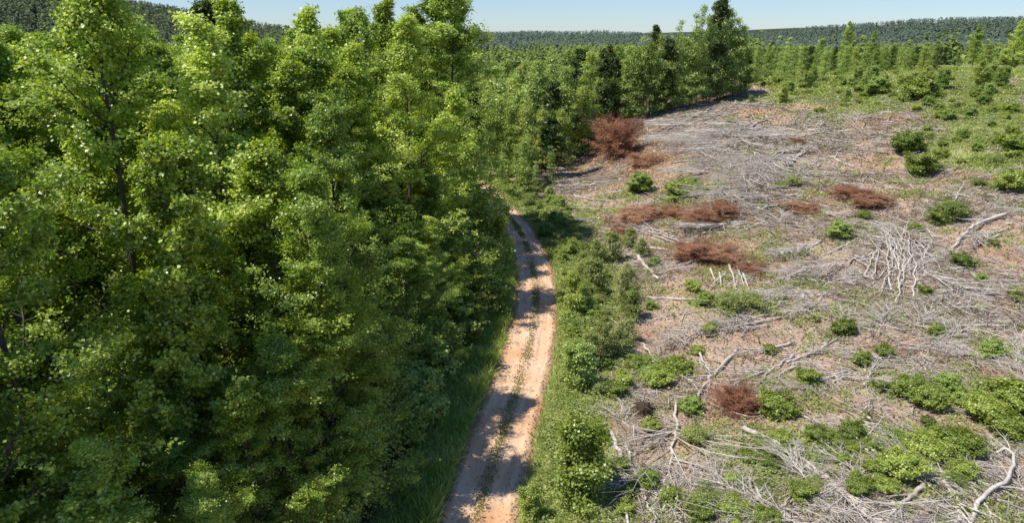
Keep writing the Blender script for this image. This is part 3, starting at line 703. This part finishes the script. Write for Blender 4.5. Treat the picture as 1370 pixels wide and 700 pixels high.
for i, (px, py, rpx, zs, lab) in enumerate([(826, 210, 33, .95, 'large rust-brown dead conifer brush at the far left corner of the clearing'), (862, 222, 26, .4, 'flat rust-red needles in front of the large dead brush'), (823, 160, 12, .9, 'small rust-brown dead top under the tree line'), (850, 300, 28, .45, 'rust-red dead brush left end of the middle row'), (872, 292, 20, .5, 'rust-red dead brush second in the middle row'), (940, 300, 30, .5, 'rust-red dead brush streak right of the middle row'), (962, 290, 24, .5, 'upper rust-red brush of the right streak'),
                                          (930, 348, 32, .5, 'brown dead brush below the middle row'), (965, 352, 30, .5, 'brown dead brush next to the short pale stubs'), (985, 548, 34, .6, 'dark brown dead brush left of the compact dark bush'), (1005, 365, 22, .4, 'small rust patch right of the short pale stubs'), (1070, 285, 24, .4, 'rust patch near the field edge, left one'), (1165, 275, 26, .35, 'rust patch near the field edge, right one'), (905, 290, 24, .4, 'rust brush between the row and the streak'), (1140, 262, 24, .3, 'thin rust patch below the green field'), (1065, 192, 12, .4, 'small rust heap near the far end of the grey branches'), (835, 312, 20, .35, 'rust patch at the left rim of the slash'), (1215, 325, 16, .4, 'brown brush behind the bleached stems')]):
    p, d = P(px, py); s = rpx*d/F_PX/2.6
    REDB.append((p.x, p.y, rpx*d/F_PX*1.5, rpx*d/F_PX*2.2, 1.))
    place(RED[i % 2], p.x, p.y, i*1.3, (s*1.15, s*1.0, s*zs*1.2), lab, 'dead brush')

# ------------------------------------------------------------------ fallen wood
def limb_mesh(seed, pts, r0, nb=14, blen=.35, fan=.6, sub=5, r_end=.25, twigs=True, spread=1.0, lift=.25):
    """pts: (k,3) main stem in local coordinates; side branches lie near the ground"""
    r = np.random.default_rng(seed); g = Geo(); gb = Geo() if nb > 9 else g
    pts = np.array(pts, float); k = 18
    s0 = np.concatenate([[0], np.cumsum(np.linalg.norm(np.diff(pts, axis=0), axis=1))]); Ltot = s0[-1]; s0 = s0/Ltot
    s = np.linspace(0, 1, k); st = np.stack([np.interp(s, s0, pts[:, i]) for i in range(3)], 1)
    for _ in range(1): st[1:-1] = (st[:-2]+2*st[1:-1]+st[2:])/4
    st[1:-1] += r.normal(0, .007*Ltot, (k-2, 3))*np.array([1, 1, .35])
    tubes(g, st, r0*(1-(1-r_end)*s)*(1+.12*np.cumsum(r.normal(0, .5, k))*s*(1-s)), 7, .6+.2*r.random(), cap=True)
    if nb:
        sj = np.sort(r.uniform(.25, 1., nb)); b0 = np.stack([np.interp(sj, s, st[:, i]) for i in range(3)], 1)
        tan = np.stack([np.interp(sj, s, np.gradient(st[:, i])) for i in range(3)], 1); az = np.arctan2(tan[:, 1], tan[:, 0])
        az = az+np.where(np.arange(nb) % 2, 1, -1)*r.uniform(.2, 1.1, nb)*fan
        bl = Ltot*blen*r.uniform(.5, 1.2, nb)*(1.15-.5*sj)
        ss = np.linspace(0, 1, 5); curv = r.normal(0, .25, nb)
        ang = az[:, None]+curv[:, None]*ss
        BP = np.empty((nb, 5, 3)); BP[:, :, 0] = b0[:, :1]+np.cos(ang)*bl[:, None]*ss; BP[:, :, 1] = b0[:, 1:2]+np.sin(ang)*bl[:, None]*ss
        BP[:, :, 2] = np.maximum(.03, b0[:, 2:]+bl[:, None]*(r.uniform(-.05, lift, nb)[:, None]*ss))
        br = r0*.42*r.uniform(.5, 1, nb)
        tubes(gb, BP, br[:, None]*(1-ss)**.7+.010, 4, r.uniform(.45, .9, nb))
        if twigs:
            m = sub*nb; bi = np.repeat(np.arange(nb), sub); q = r.uniform(.2, 1, m)
            t0 = np.stack([[np.interp(q[j], ss, BP[bi[j], :, i]) for j in range(m)] for i in range(3)], 1)
            ta = ang[bi, 2]+np.where(np.arange(m) % 2, 1, -1)*r.uniform(.2, .9, m); tl = bl[bi]*r.uniform(.2, .5, m)
            s3 = np.array([0, .5, 1])
            TP = np.empty((m, 3, 3)); TP[:, :, 0] = t0[:, :1]+np.cos(ta)[:, None]*tl[:, None]*s3; TP[:, :, 1] = t0[:, 1:2]+np.sin(ta)[:, None]*tl[:, None]*s3
            TP[:, :, 2] = np.maximum(.02, t0[:, 2:]+tl[:, None]*r.uniform(-.15, .35, m)[:, None]*s3)
            tubes(gb, TP, np.stack([np.full(m, .014), np.full(m, .010), np.full(m, .005)], 1), 3, r.uniform(.4, .9, m))
    ms = g.mesh('stem', [M_dead], True); mb = gb.mesh('branches', [M_dead]) if nb > 9 else None
    return ms, mb
def normal_at(x, y):
    e = .8; dx = (float(zt(x+e, y))-float(zt(x-e, y)))/(2*e); dy = (float(zt(x, y+e))-float(zt(x, y-e)))/(2*e)
    return Vector((-dx, -dy, 1)).normalized()
def limb_px(seed, pix, r_px, label, name='fallen_limb', cat='fallen limb', nb=10, lifts=None, group=None, **kw):
    pts = [P(px, py)[0] for px, py in pix]; d = P(*pix[0])[1]
    o = pts[0].copy(); L = []
    for i, p in enumerate(pts):
        q = p-o; q.z += (lifts[i] if lifts else .1)+.05; L.append(tuple(q))
    r0 = r_px*d/F_PX*.78
    ms, mb = limb_mesh(seed, L, r0, nb=nb, **kw)
    if mb is None:
        t = link(name, ms)
    else:
        t = bpy.data.objects.new(name, None); C.objects.link(t); t.empty_display_size = .3
        link('stem', ms, t)
        z0 = np.empty(len(mb.vertices)*3); mb.vertices.foreach_get('co', z0); v = z0.reshape(-1, 3)
        # branches follow the slope
        wx, wy = v[:, 0]+o.x, v[:, 1]+o.y
        # local heights were relative to the stem start; keep them above ground
        gz = zt(wx, wy)-o.z; v[:, 2] = np.maximum(v[:, 2], gz+.02+np.abs(v[:, 2]-gz)*.15)
        mb.vertices.foreach_set('co', v.ravel()); mb.update(); link('branches', mb, t)
    t.location = o
    return setp(t, label, cat, group)
K = limb_px
# bleached standing / leaning stems in the middle right
_rs = np.random.default_rng(77)
for i in range(26):
    tx, ty = 1176+_rs.random()*48, 298+_rs.random()*32
    bx_ = tx+_rs.normal(4, 17); by_ = ty+_rs.uniform(35, 85)
    if i in (3, 9, 15): tx, ty, bx_, by_ = tx-25, ty+28, bx_+30, by_-22
    if i in (6, 12, 20): tx, ty, bx_, by_ = tx+40, ty+22, bx_-8, by_-8
    l = _rs.uniform(.15, .75)
    K(270+i, [(bx_, by_), ((tx+bx_)/2+_rs.normal(0, 3), (ty+by_)/2), (tx, ty)], _rs.uniform(1.1, 1.9), 'bleached pale stem lying in the fan on the slash heap right of centre', 'bleached_stem', 'dead stem', nb=4, lifts=[.05, l, l*.9], group='bleached stems fanned over the slash heap', blen=.35, fan=1.0, sub=3)
K(320, [(1345, 292), (1318, 300), (1296, 312), (1272, 335)], 3.0, 'long curved grey log pointing up to the right edge', 'fallen_log', 'log', nb=3, lifts=[.3, .35, .4, .2], r_end=.7, blen=.2)
K(321, [(1348, 438), (1300, 438), (1250, 441), (1195, 436)], 2.6, 'long straight pale log lying level near the right edge', 'fallen_log', 'log', nb=4, r_end=.4, blen=.15)
K(322, [(1222, 358), (1250, 376), (1285, 388), (1330, 393)], 2.0, 'spray of grey limbs trailing right from the bleached stems', nb=16, blen=.6, fan=.5)
K(323, [(1175, 340), (1140, 350), (1100, 372), (1060, 382)], 2.0, 'spray of grey limbs trailing left from the bleached stems', nb=18, blen=.6, fan=.5)
K(324, [(1150, 320), (1110, 340), (1075, 352)], 1.6, 'thin straight branch running left above the long spray', nb=2)
K(325, [(994, 582), (1030, 598), (1058, 611), (1085, 628)], 4.6, 'thick pale log pointing toward the bottom right, upper one', 'fallen_log', 'log', nb=0, r_end=.7, lifts=[.35, .3, .2, .1])
K(326, [(1034, 604), (1062, 618), (1098, 640), (1130, 668)], 4.2, 'thick pale log lying just below the upper one', 'fallen_log', 'log', nb=5, r_end=.5, blen=.3)
K(327, [(1085, 628), (1120, 655), (1150, 680), (1180, 720)], 2.8, 'wide fan of fine grey branches at the bottom right', nb=34, blen=.8, fan=.8, sub=7)
K(328, [(1235, 655), (1205, 680), (1170, 710)], 4.5, 'grey forked limb at the bottom, left of the root heap', nb=14, blen=.6, fan=.8)
K(329, [(1260, 650), (1280, 672), (1285, 710)], 4.2, 'grey root-like limb bending down at the bottom right', nb=12, blen=.6, fan=1.)
K(330, [(1298, 700), (1312, 672), (1345, 655), (1355, 632), (1345, 616), (1330, 620)], 4.6, 'hook-shaped bleached limb curling up at the bottom right corner', 'curved_limb', 'fallen limb', nb=4, blen=.25, lifts=[.1, .3, .4, .5, .7, .6], r_end=.6)
K(331, [(1298, 655), (1318, 680), (1330, 715)], 3.0, 'straight pale limb beside the hook-shaped limb', nb=4, blen=.3)
K(332, [(818, 582), (829, 610), (835, 655), (841, 715)], 3.6, 'long bent pale limb at the bottom left of the clearing', nb=5, r_end=.5, blen=.2)
K(333, [(838, 600), (850, 640), (868, 680), (880, 715)], 2.8, 'second pale limb at the bottom left, right of the bent one', nb=5, r_end=.5, blen=.25)
K(334, [(852, 625), (880, 655), (905, 680), (925, 710)], 2.3, 'third pale limb at the bottom left slanting to the right', nb=5, r_end=.5, blen=.25)
K(335, [(905, 540), (903, 580), (897, 625), (875, 675)], 2.8, 'stem of the large fallen crown curving down through the lower slash', 'fallen_treetop', 'fallen limb', nb=30, blen=.55, fan=1.2, sub=8)
K(336, [(986, 470), (960, 500), (935, 530), (918, 552)], 3.2, 'split pale limb leading up right from the fallen crown', nb=8, blen=.3, r_end=.6)
K(337, [(930, 462), (948, 500), (962, 540)], 2.4, 'thin limb crossing the split pale limb', nb=6, blen=.3)
K(338, [(860, 462), (880, 490), (900, 500), (925, 512)], 2.2, 'thin bent limb above the dark stump', nb=5)
K(339, [(1060, 462), (1020, 472), (985, 478)], 2.2, 'topmost long branch of the right-hand branch heap', nb=10, blen=.5, fan=.4)
K(340, [(1062, 478), (1030, 498), (985, 512)], 2.4, 'middle long branch of the right-hand branch heap', nb=14, blen=.6, fan=.4)
K(341, [(1066, 492), (1035, 508), (1002, 524)], 2.6, 'lowest long branch of the right-hand branch heap', nb=12, blen=.5, fan=.4)
K(342, [(1052, 488), (1085, 476), (1125, 452)], 2.2, 'branch reaching up right from the right-hand branch heap', nb=14, blen=.5, fan=.5)
K(343, [(850, 342), (862, 358), (880, 376)], 3.6, 'short thick pale log slanting near the left rim of the slash', 'fallen_log', 'log', nb=0, r_end=.6)
K(344, [(845, 332), (870, 334), (895, 336)], 2.2, 'short level pink-grey log above the slanting short log', 'fallen_log', 'log', nb=0, r_end=.8)
K(345, [(768, 263), (790, 268), (820, 270)], 1.8, 'thin white branch lying level near the far left rim', nb=4)
K(346, [(865, 400), (920, 404), (990, 396), (1055, 392)], 1.8, 'very long thin branch lying level across the slash centre', nb=14, blen=.25, fan=.4)
K(347, [(1055, 400), (1000, 408), (950, 410)], 1.5, 'thin branch just below the very long level branch', nb=12, blen=.4, fan=.4)
for i, (a, b, c, d) in enumerate([(950, 365, 958, 384), (962, 370, 965, 385), (975, 360, 985, 388), (985, 362, 998, 390), (994, 372, 1002, 392), (970, 372, 948, 388), (982, 360, 1000, 352)]):
    K(350+i, [(a, b), ((a+c)/2, (b+d)/2), (c, d)], 2.2, 'short pale stub in the fan of stubs left of centre', 'wood_stub', 'fallen limb', nb=0, group='short pale stubs fanned out', lifts=[.3, .3, .1])
K(360, [(997, 352), (1008, 355), (1018, 366), (1030, 372)], 1.6, 'white crooked twig beside the fan of stubs', nb=4)
K(361, [(1155, 520), (1168, 495), (1172, 478), (1190, 470)], 2.2, 'forked dark limb standing out near the clay patch', nb=8)
K(362, [(1068, 556), (1085, 566), (1110, 574)], 1.9, 'pale thin limb right of the large compact bush', nb=8)
K(363, [(1045, 545), (1020, 560), (990, 578)], 1.6, 'thin limb passing in front of the large compact bush', nb=8)
K(364, [(885, 690), (900, 650), (925, 630)], 1.8, 'thin limb rising through weeds at the bottom', nb=8)
K(365, [(990, 640), (1000, 670), (1012, 715)], 3.6, 'thick bleached limb at the bottom centre of the clearing', nb=5, r_end=.6)
K(366, [(1010, 650), (1020, 680), (1035, 715)], 3.0, 'second bleached limb right of the thick one at the bottom', nb=5, r_end=.6)
K(367, [(1270, 285), (1282, 262), (1290, 250)], 1.8, 'short pale limb sticking up above the curved log', nb=3, lifts=[.1, .4, .6])
K(368, [(1142, 225), (1110, 210), (1060, 232)], 1.6, 'pale limb arcing across the slash under the field', nb=12, blen=.5)
K(369, [(1290, 222), (1283, 214), (1280, 205)], 1.3, 'small white curved branch on tan soil at upper right', nb=0)
K(370, [(905, 120), (908, 132), (914, 146)], 1.8, 'leaning white dead trunk in front of the tree line', 'dead_snag', 'dead tree', nb=3, lifts=[2.5, 1.5, .1])
# long grey windrows in the far slash
r = np.random.default_rng(55)
rows = [(1010, 175, 905, 215), (1015, 182, 925, 228), (1040, 200, 960, 245), (1060, 215, 985, 262), (1100, 178, 1000, 196), (1055, 262, 930, 288), (1000, 190, 880, 205), (960, 160, 880, 182), (1035, 232, 960, 282), (985, 225, 900, 246), (1075, 205, 1020, 245), (1020, 166, 950, 182),
        (1000, 300, 925, 318), (1110, 395, 1010, 402), (1040, 420, 960, 436), (1120, 410, 1050, 425), (950, 440, 890, 470), (1020, 436, 950, 450), (920, 180, 868, 200), (1090, 330, 1040, 350), (1140, 500, 1085, 520), (900, 320, 840, 300), (1200, 480, 1130, 478), (1330, 480, 1280, 474), (1340, 310, 1300, 330)]
for i, (a, b, c, d) in enumerate(rows):
    for j in range(3):
        dx, dy = r.normal(0, 7, 2)*np.array([1, .5])
        far = b < 290
        K(400+i*3+j, [(a+dx, b+dy), ((a+c)/2+dx+r.normal(0, 3), (b+d)/2+dy+r.normal(0, 2)), (c+dx, d+dy)], 1.5, 'long grey branch in the windrows of the '+('far slash under the tree line' if far else 'middle slash'), 'windrow_branch', 'fallen limb', nb=14, blen=.45, fan=.8, sub=6, group='long grey branches in windrows of the '+('far' if far else 'middle')+' slash')
# dead white snags beside the rust brush
def snag(seed):
    gt, gl = gen_tree(seed, 5.0, 2.2, base=.15, nl=11, nsub=5, ncl=2, npc=1, ls=.01, prof='oval', e0=15, e1=60, trunk_r=.09, lean=.5)
    me = gt.mesh('dead_snag', [M_dead]); return Proto('dead_snag', [('dead_snag', me)])
SN = [snag(91), snag(92)]
for i, (px, py, h, lab) in enumerate([(797, 196, 4.6, 'white branching dead snag nearest the large rust-brown brush'), (788, 182, 4.0, 'white dead snag left of the rust-brown brush, smaller'), (806, 176, 4.0, 'white dead snag behind the rust-brown brush'), (962, 133, 6, 'thin bare white trunk in the right part of the tree line'), (870, 152, 3, 'grey dead snag under the middle of the tree line'), (810, 120, 9, 'tall grey dead tree rising among green trees')]):
    p, d = P(px, py); place(SN[i % 2], p.x, p.y, i, h/5, lab, 'dead tree')
# generic fallen tops, scattered
tops = []
for sd in range(6):
    r = np.random.default_rng(600+sd)
    ms, mb = limb_mesh(600+sd, [(0, 0, .12), (1.2, .1, .25), (2.6, r.normal(0, .3), .3), (4.2, r.normal(0, .6), .2)], .042, nb=22, blen=.5, fan=1.0, sub=8, lift=.4)
    tops.append(Proto('fallen_branch', [('stem', ms), ('branches', mb)]))
r = np.random.default_rng(65); n = 0
while n < 290:
    px = r.uniform(780, 1420); py = 95+620*r.random()**.8
    if px < np.interp(py, [100, 130, 170, 240, 300, 700], [1000, 1000, 870, 800, 800, 830]): continue
    p, d = P(px, py)
    if p.y > 140 or r.random() > float(slash_mask(np.array(p.x), np.array(p.y)))*(1-.6*min(1, float(field(GREEN, p.x, p.y)))): continue
    az = float(np.interp(p.y, [25, 50, 80], [1.9, 1.5, 1.1]))+(float(vnoise(p.x, p.y, 14, 31))-.5)*2.4+r.normal(0, .5)+(PI if r.random() < .4 else 0)
    s = r.uniform(.35, .95)
    zone = 'far part of the slash' if p.y > 80 else ('middle of the slash' if p.y > 45 else 'near part of the slash')
    big_ = 'large' if s > .68 else 'small'
    tops[n % 6].put(p-Vector((0, 0, .05)), az, (s, s, s*.7), f'{big_} dead grey branch with its twigs lying in the {zone}', 'fallen limb', f'{big_} dead branches scattered in the {zone}', tilt=normal_at(p.x, p.y))
    n += 1
# stumps
def stump(seed):
    r = np.random.default_rng(seed); g = Geo(); s = 14
    zs = np.array([0, .12, .3, .55, .56]); rs = np.array([.48, .34, .28, .27, .01])
    th = np.arange(s)*2*PI/s; wob = 1+.22*np.sin(th*5+seed)*(1)[None] if False else 1+.22*np.sin(th*5+seed)
    V = []
    for z, rr in zip(zs, rs):
        f = 1+(wob-1)*(1-z)*1.3
        V.append(np.stack([rr*f*np.cos(th), rr*f*np.sin(th), z+.05*np.sin(th*3+seed)*(z > .5)], 1))
    V = np.array(V); idx = np.arange(len(zs)*s).reshape(len(zs), s)
    Q = np.stack([idx[:-1], np.roll(idx[:-1], -1, 1), np.roll(idx[1:], -1, 1), idx[1:]], -1)
    g.add(V, Q, .4)
    for q in range(9):
        a = q*.7+r.normal(0, .2); L_ = r.uniform(.35, .75); up = r.uniform(-.1, .55)
        tubes(g, np.array([[.12*np.cos(a), .12*np.sin(a), .32], [.5*L_*np.cos(a), .5*L_*np.sin(a), .34+up*.6*L_], [L_*np.cos(a+.3), L_*np.sin(a+.3), max(.02, .36+up*L_-.15)]]), np.array([.12, .07, .015]), 5, .5)
    return Proto('tree_stump', [('tree_stump', g.mesh('tree_stump', [M_stump], True))])
ST = [stump(1), stump(2)]
for i, (px, py, s, lab) in enumerate([(861, 556, 1.35, 'dark upturned stump beside the fallen crown'), (1000, 235, .7, 'small dark stump in the far slash'), (1094, 432, .6, 'small brown stump at the tip of a level log')]):
    p, d = P(px, py); place(ST[i % 2], p.x, p.y, i*2.2, (s*.8, s*.8, s), lab, 'stump')

# ------------------------------------------------------------------ stuff: litter, grass, weeds
def scatter(seed, n, dens, x0, x1, y0, y1, near_bias=1.0):
    r = np.random.default_rng(seed)
    y = y0+(y1-y0)*r.random(n)**near_bias; x = r.uniform(x0, x1, n)
    k = (x < .95*y+9) & (x > -.9*y-8); x, y = x[k], y[k]
    k = r.random(len(x)) < dens(x, y); return r, x[k], y[k]
# sticks
def sticks(seed, n, lr, rad, dens, h=.06, mat=M_twig, bias=1.5, x0=2, x1=110, y1=150, vlo=.2, vhi=.95):
    r, x, y = scatter(seed, n, dens, x0, x1, 20, y1, bias); m = len(x)
    L = r.uniform(*lr, m)*(.6+.8*(y/60).clip(.4, 1.4)); az = np.interp(y, [25, 50, 80], [1.9, 1.5, 1.12])+(vnoise(x, y, 12, 31)-.5)*2.8*np.interp(y, [30, 80], [1.3, .6])+r.normal(0, .8, m)+(r.random(m) < .4)*r.uniform(.8, 2, m)
    rr = rad*(.7+.5*(y/45)).clip(.7, 2.2)*r.uniform(.6, 1.5, m)
    s = np.array([-.5, 0, .5]); X_ = x[:, None]+np.cos(az)[:, None]*L[:, None]*s; Y_ = y[:, None]+np.sin(az)[:, None]*L[:, None]*s
    X_[:, 1] += r.normal(0, .05, m)*L; Y_[:, 1] += r.normal(0, .05, m)*L
    Z_ = zt(X_, Y_)+r.uniform(.0, h, m)[:, None]+r.normal(0, .09, (m, 1))*L[:, None]*s+.015
    g = Geo(); tubes(g, np.stack([X_, Y_, Z_], -1), np.stack([rr, rr*.85, rr*.4], 1), 3, r.uniform(vlo, vhi, m)); return g
dn = lambda x, y: np.clip(slash_mask(x, y)*(1-.75*np.clip(field(GREEN, x, y), 0, 1)), 0, 1)
g = sticks(701, 210000, (.3, 1.3), .009, dn, .16)
setp(link('twig_litter', g.mesh('twig_litter', [M_twig])), 'carpet of broken grey twigs covering the logged ground', 'twig litter', kind='stuff')
g = sticks(704, 42000, (.6, 2.0), .022, dn, .3, vlo=-.2, vhi=.35)
setp(link('brown_branch_litter', g.mesh('brown_branch_litter', [M_twig])), 'darker brown broken branches tangled through the slash', 'branch litter', kind='stuff')
g = sticks(702, 38000, (1.0, 2.8), .022, dn, .25, vlo=.4, vhi=1.0)
setp(link('branch_litter', g.mesh('branch_litter', [M_dead])), 'tangle of broken pale sticks strewn over the logged ground', 'branch litter', kind='stuff')
# chips and dead leaves
r, x, y = scatter(703, 170000, lambda x, y: np.clip(sstep((x-road_x(y)-3)/4)*.9, 0, 1)*(y < 170), 2, 120, 20, 150, 1.5)
g = Geo(); c = np.stack([x, y, zt(x, y)+.02+.04*r.random(len(x))], 1)
leaves(g, c, np.array([0, 0, 1.])+r.normal(0, .5, c.shape), r.uniform(.06, .18, len(x))*(.8+y/70), .3, r.random(len(x)), r)
M_chip = leafmat('bark_chip', (.10, .055, .035), (.28, .17, .12), (.46, .36, .28), .0, .0, osc=.6)
setp(link('bark_chips', g.mesh('bark_chips', [M_chip])), 'brown bark chips and dead leaves scattered over the clearing', 'bark chips', kind='stuff')
r, x, y = scatter(705, 260000, lambda x, y: np.clip(field(REDB, x, y)*(.2+1.3*sstep((fnoise(x, y, 2.5, 71)-.35)/.3)), 0, 1), 2, 90, 30, 125, 1.2)
g = Geo(); c = np.stack([x, y, zt(x, y)+.03+.35*r.random(len(x))**2], 1)
leaves(g, c, np.array([0, 0, .6])+r.normal(0, .6, c.shape), r.uniform(.12, .32, len(x))*(.8+y/90), .09, r.random(len(x)), r)
setp(link('dead_needle_litter', g.mesh('dead_needle_litter', [M_red])), 'rust-red dead needles strewn in streaks over the slash', 'dead needles', kind='stuff')
r, x, y = scatter(706, 60000, lambda x, y: (road_dist(x, y) < 1.7)*np.clip(.12+.9*sstep((np.abs(np.abs(x-road_x(y))-.85)-.35)/.3), 0, 1)*.8, -6, 6, 20, 90, 1.2)
g = Geo(); c = np.stack([x, y, zt(x, y)+.05], 1)
leaves(g, c, np.array([0, 0, 1.])+r.normal(0, .35, c.shape), r.uniform(.03, .09, len(x))*(.8+y/70), .45, r.random(len(x)), r)
setp(link('road_gravel', g.mesh('road_gravel', [M_chip])), 'loose gravel and leaf scraps along the rims and crown of the track', 'gravel', kind='stuff')
# weeds and low regrowth
def weeds(seed, n, dens, hr, ls, mat, name, label, x0=-30, x1=130, y1=200, per=9, asp=.3, bias=1.3, rad=.16):
    r, x, y = scatter(seed, n, dens, x0, x1, 20, y1, bias)
    m = len(x); sc = (.8+y/90); H = r.uniform(*hr, m)
    ci = np.repeat(np.arange(m), per); k = len(ci); t = r.random(k)
    c = np.stack([x[ci]+r.normal(0, rad, k)*sc[ci], y[ci]+r.normal(0, rad, k)*sc[ci], 0*t], 1); c[:, 2] = zt(c[:, 0], c[:, 1])+.03+t*H[ci]
    g = Geo(); v = .5*r.random(m)[ci]+.5*r.random(k)
    leaves(g, c, np.array([-.3, -.2, 1.2])+r.normal(0, .6, c.shape), ls*r.uniform(.6, 1.3, k)*sc[ci], asp, v, r)
    setp(link(name, g.mesh(name, [mat])), label, 'weeds', kind='stuff')
cd = lambda x, y: sstep((x-road_x(y)-1.9)/.8)*(x < edge_far(x, y))
def edge_far(x, y): return 1e9
wd_ = lambda x, y: (np.clip((green_mask(x, y)-.30)*1.3, .07, 1)*sstep((road_dist(x, y)-1.75)/.5)*(x > road_x(y)-1))
weeds(711, 150000, wd_, (.08, .45), .12, M_weed, 'low_weeds', 'patchy yellow-green weeds regrowing over the clearing')
weeds(713, 130000, lambda x, y: np.clip(sstep((fnoise(x, y, 3.0, 91)-.53)/.14)*.7*sstep((x-road_x(y)-2)/1)*(.5+.9*np.clip(green_mask(x, y), 0, 1)), 0, 1), (.06, .4), .11, M_weed, 'patchy_weeds', 'small yellow-green weeds in patches among the twigs', x0=0, x1=80, y1=85, per=8, bias=1.1, rad=.14)
weeds(712, 60000, lambda x, y: wd_(x, y)*(fnoise(x, y, 5, 41) > .5), (.15, .7), .15, M_shrub, 'leafy_regrowth', 'bright leafy regrowth in patches over the clearing', per=12, rad=.2)
# grass blades
def blades(seed, n, dens, hr, w, name, label, x0, x1, y1, mat=M_grass, bias=1.2, cat='grass'):
    r, x, y = scatter(seed, n, dens, x0, x1, 20, y1, bias); m = len(x); sc = (.8+y/80)
    H = r.uniform(*hr, m)*(.6+.8*vnoise(x, y, 2.2, 51)); c = np.stack([x, y, zt(x, y)+H*.42], 1)
    D = np.array([0, 0, 1.])+r.normal(0, .38, (m, 3)); N = r.normal(0, 1, (m, 3)); N[:, 2] *= .3
    g = Geo(); V = None
    Nn_ = nrm(N-(N*nrm(D)).sum(1, keepdims=True)*nrm(D))
    leaves(g, c, Nn_, H, 1, .4*vnoise(x, y, 1.5, 52)+.6*r.random(m), r, D=D, fold=0) if False else None
    Dn = nrm(D); W = np.cross(Nn_, Dn); ww = (w*sc*r.uniform(.6, 1.4, m))[:, None]; h = H[:, None]
    b = np.stack([x, y, zt(x, y)-.02], 1)
    tip = b+Dn*h+np.array([0, 0, -.12])*h
    V = np.stack([b-W*ww*.5, b+W*ww*.5, b+Dn*h*.6+W*ww*.35, tip], 1)
    g.add(V, np.arange(4*m).reshape(m, 4), np.repeat(.4*vnoise(x, y, 1.5, 52)+.6*r.random(m), 4))
    setp(link(name, g.mesh(name, [mat])), label, cat, kind='stuff')
def lverge(x, y):
    e = road_x(y)-x; return sstep((e-1.5-.35*vnoise(x, y, 1.3, 81))/.2)*sstep((4.6-e)/1.5)*(y < 105)*(.25+1.1*sstep((vnoise(x, y, 1.7, 82)-.25)/.3))
blades(721, 420000, lverge, (.3, 1.05), .04, 'verge_grass', 'tall bright green grass on the left verge of the track', -12, 6, 105, bias=1.1)
blades(722, 200000, lambda x, y: sstep((x-road_x(y)-1.5)/.3)*sstep((7-(x-road_x(y)))/4)*.8*(road_dist(x, y) > 1.6)*(y < 100), (.12, .42), .03, 'roadside_grass', 'shorter yellowish grass on the right verge of the track', -4, 16, 100, mat=M_weed)
def med(x, y):
    d = np.abs(x-road_x(y)); return np.clip(np.exp(-((d-.0)/.19)**2)*sstep((vnoise(x*0, y, 2.6, 61)-.18)/.3)*sstep((y-20)/8)*1.6, 0, 1)*(y < 85)
blades(723, 260000, med, (.08, .22), .04, 'track_grass', 'low strip of grass between the wheel ruts', -4, 5, 86, mat=M_weed, bias=1.)
blades(724, 170000, lambda x, y: np.clip((green_mask(x, y)-.5)*1.3, 0, 1)*(x > road_x(y)+5), (.15, .5), .04, 'field_grass', 'rough green grass growing among the slash and over the far field', 4, 150, 195, mat=M_grass, bias=1.2)

# ------------------------------------------------------------------ light
SUN_EL, SUN_AZ = math.radians(60), math.radians(-106)     # azimuth from +Y, clockwise: sun to the left and ahead
sd = Vector((math.sin(SUN_AZ)*math.cos(SUN_EL), math.cos(SUN_AZ)*math.cos(SUN_EL), math.sin(SUN_EL)))
ld = bpy.data.lights.new('sun', 'SUN'); ld.energy = 5.0; ld.angle = math.radians(.53); ld.color = (1, .955, .87)
lo = bpy.data.objects.new('sun', ld); C.objects.link(lo); lo.rotation_euler = (-sd).to_track_quat('-Z', 'Y').to_euler()
w = bpy.data.worlds.new("World"); SC.world = w; w.use_nodes = True; nt = w.node_tree
sky = nt.nodes.new('ShaderNodeTexSky'); sky.sky_type = 'NISHITA'; sky.sun_disc = False
sky.sun_elevation = SUN_EL; sky.sun_rotation = SUN_AZ; sky.air_density = 1.0; sky.dust_density = .15; sky.ozone_density = 3.0; sky.altitude = 200
bg = nt.nodes['Background']; bg.inputs[1].default_value = .118
tint = nt.nodes.new('ShaderNodeMix'); tint.data_type = 'RGBA'; tint.blend_type = 'MULTIPLY'; tint.inputs[0].default_value = 1; tint.inputs[7].default_value = (.78, .91, 1.16, 1)
nt.links.new(sky.outputs[0], tint.inputs[6]); nt.links.new(tint.outputs[2], bg.inputs[0])
SC.view_settings.view_transform = 'Standard'; SC.view_settings.look = 'None'; SC.view_settings.exposure = 0
SC.render.engine = 'CYCLES'
cy = SC.cycles; cy.max_bounces = 6; cy.diffuse_bounces = 5; cy.transmission_bounces = 5; cy.glossy_bounces = 1; cy.transparent_max_bounces = 2
cy.use_adaptive_sampling = True; cy.use_denoising = True; cy.denoiser = 'OPENIMAGEDENOISE'; cy.sample_clamp_direct = 6; cy.sample_clamp_indirect = 3; cy.caustics_reflective = False; cy.caustics_refractive = False
print('objects', len(bpy.data.objects), 'polys', sum(len(m.polygons) for m in bpy.data.meshes))
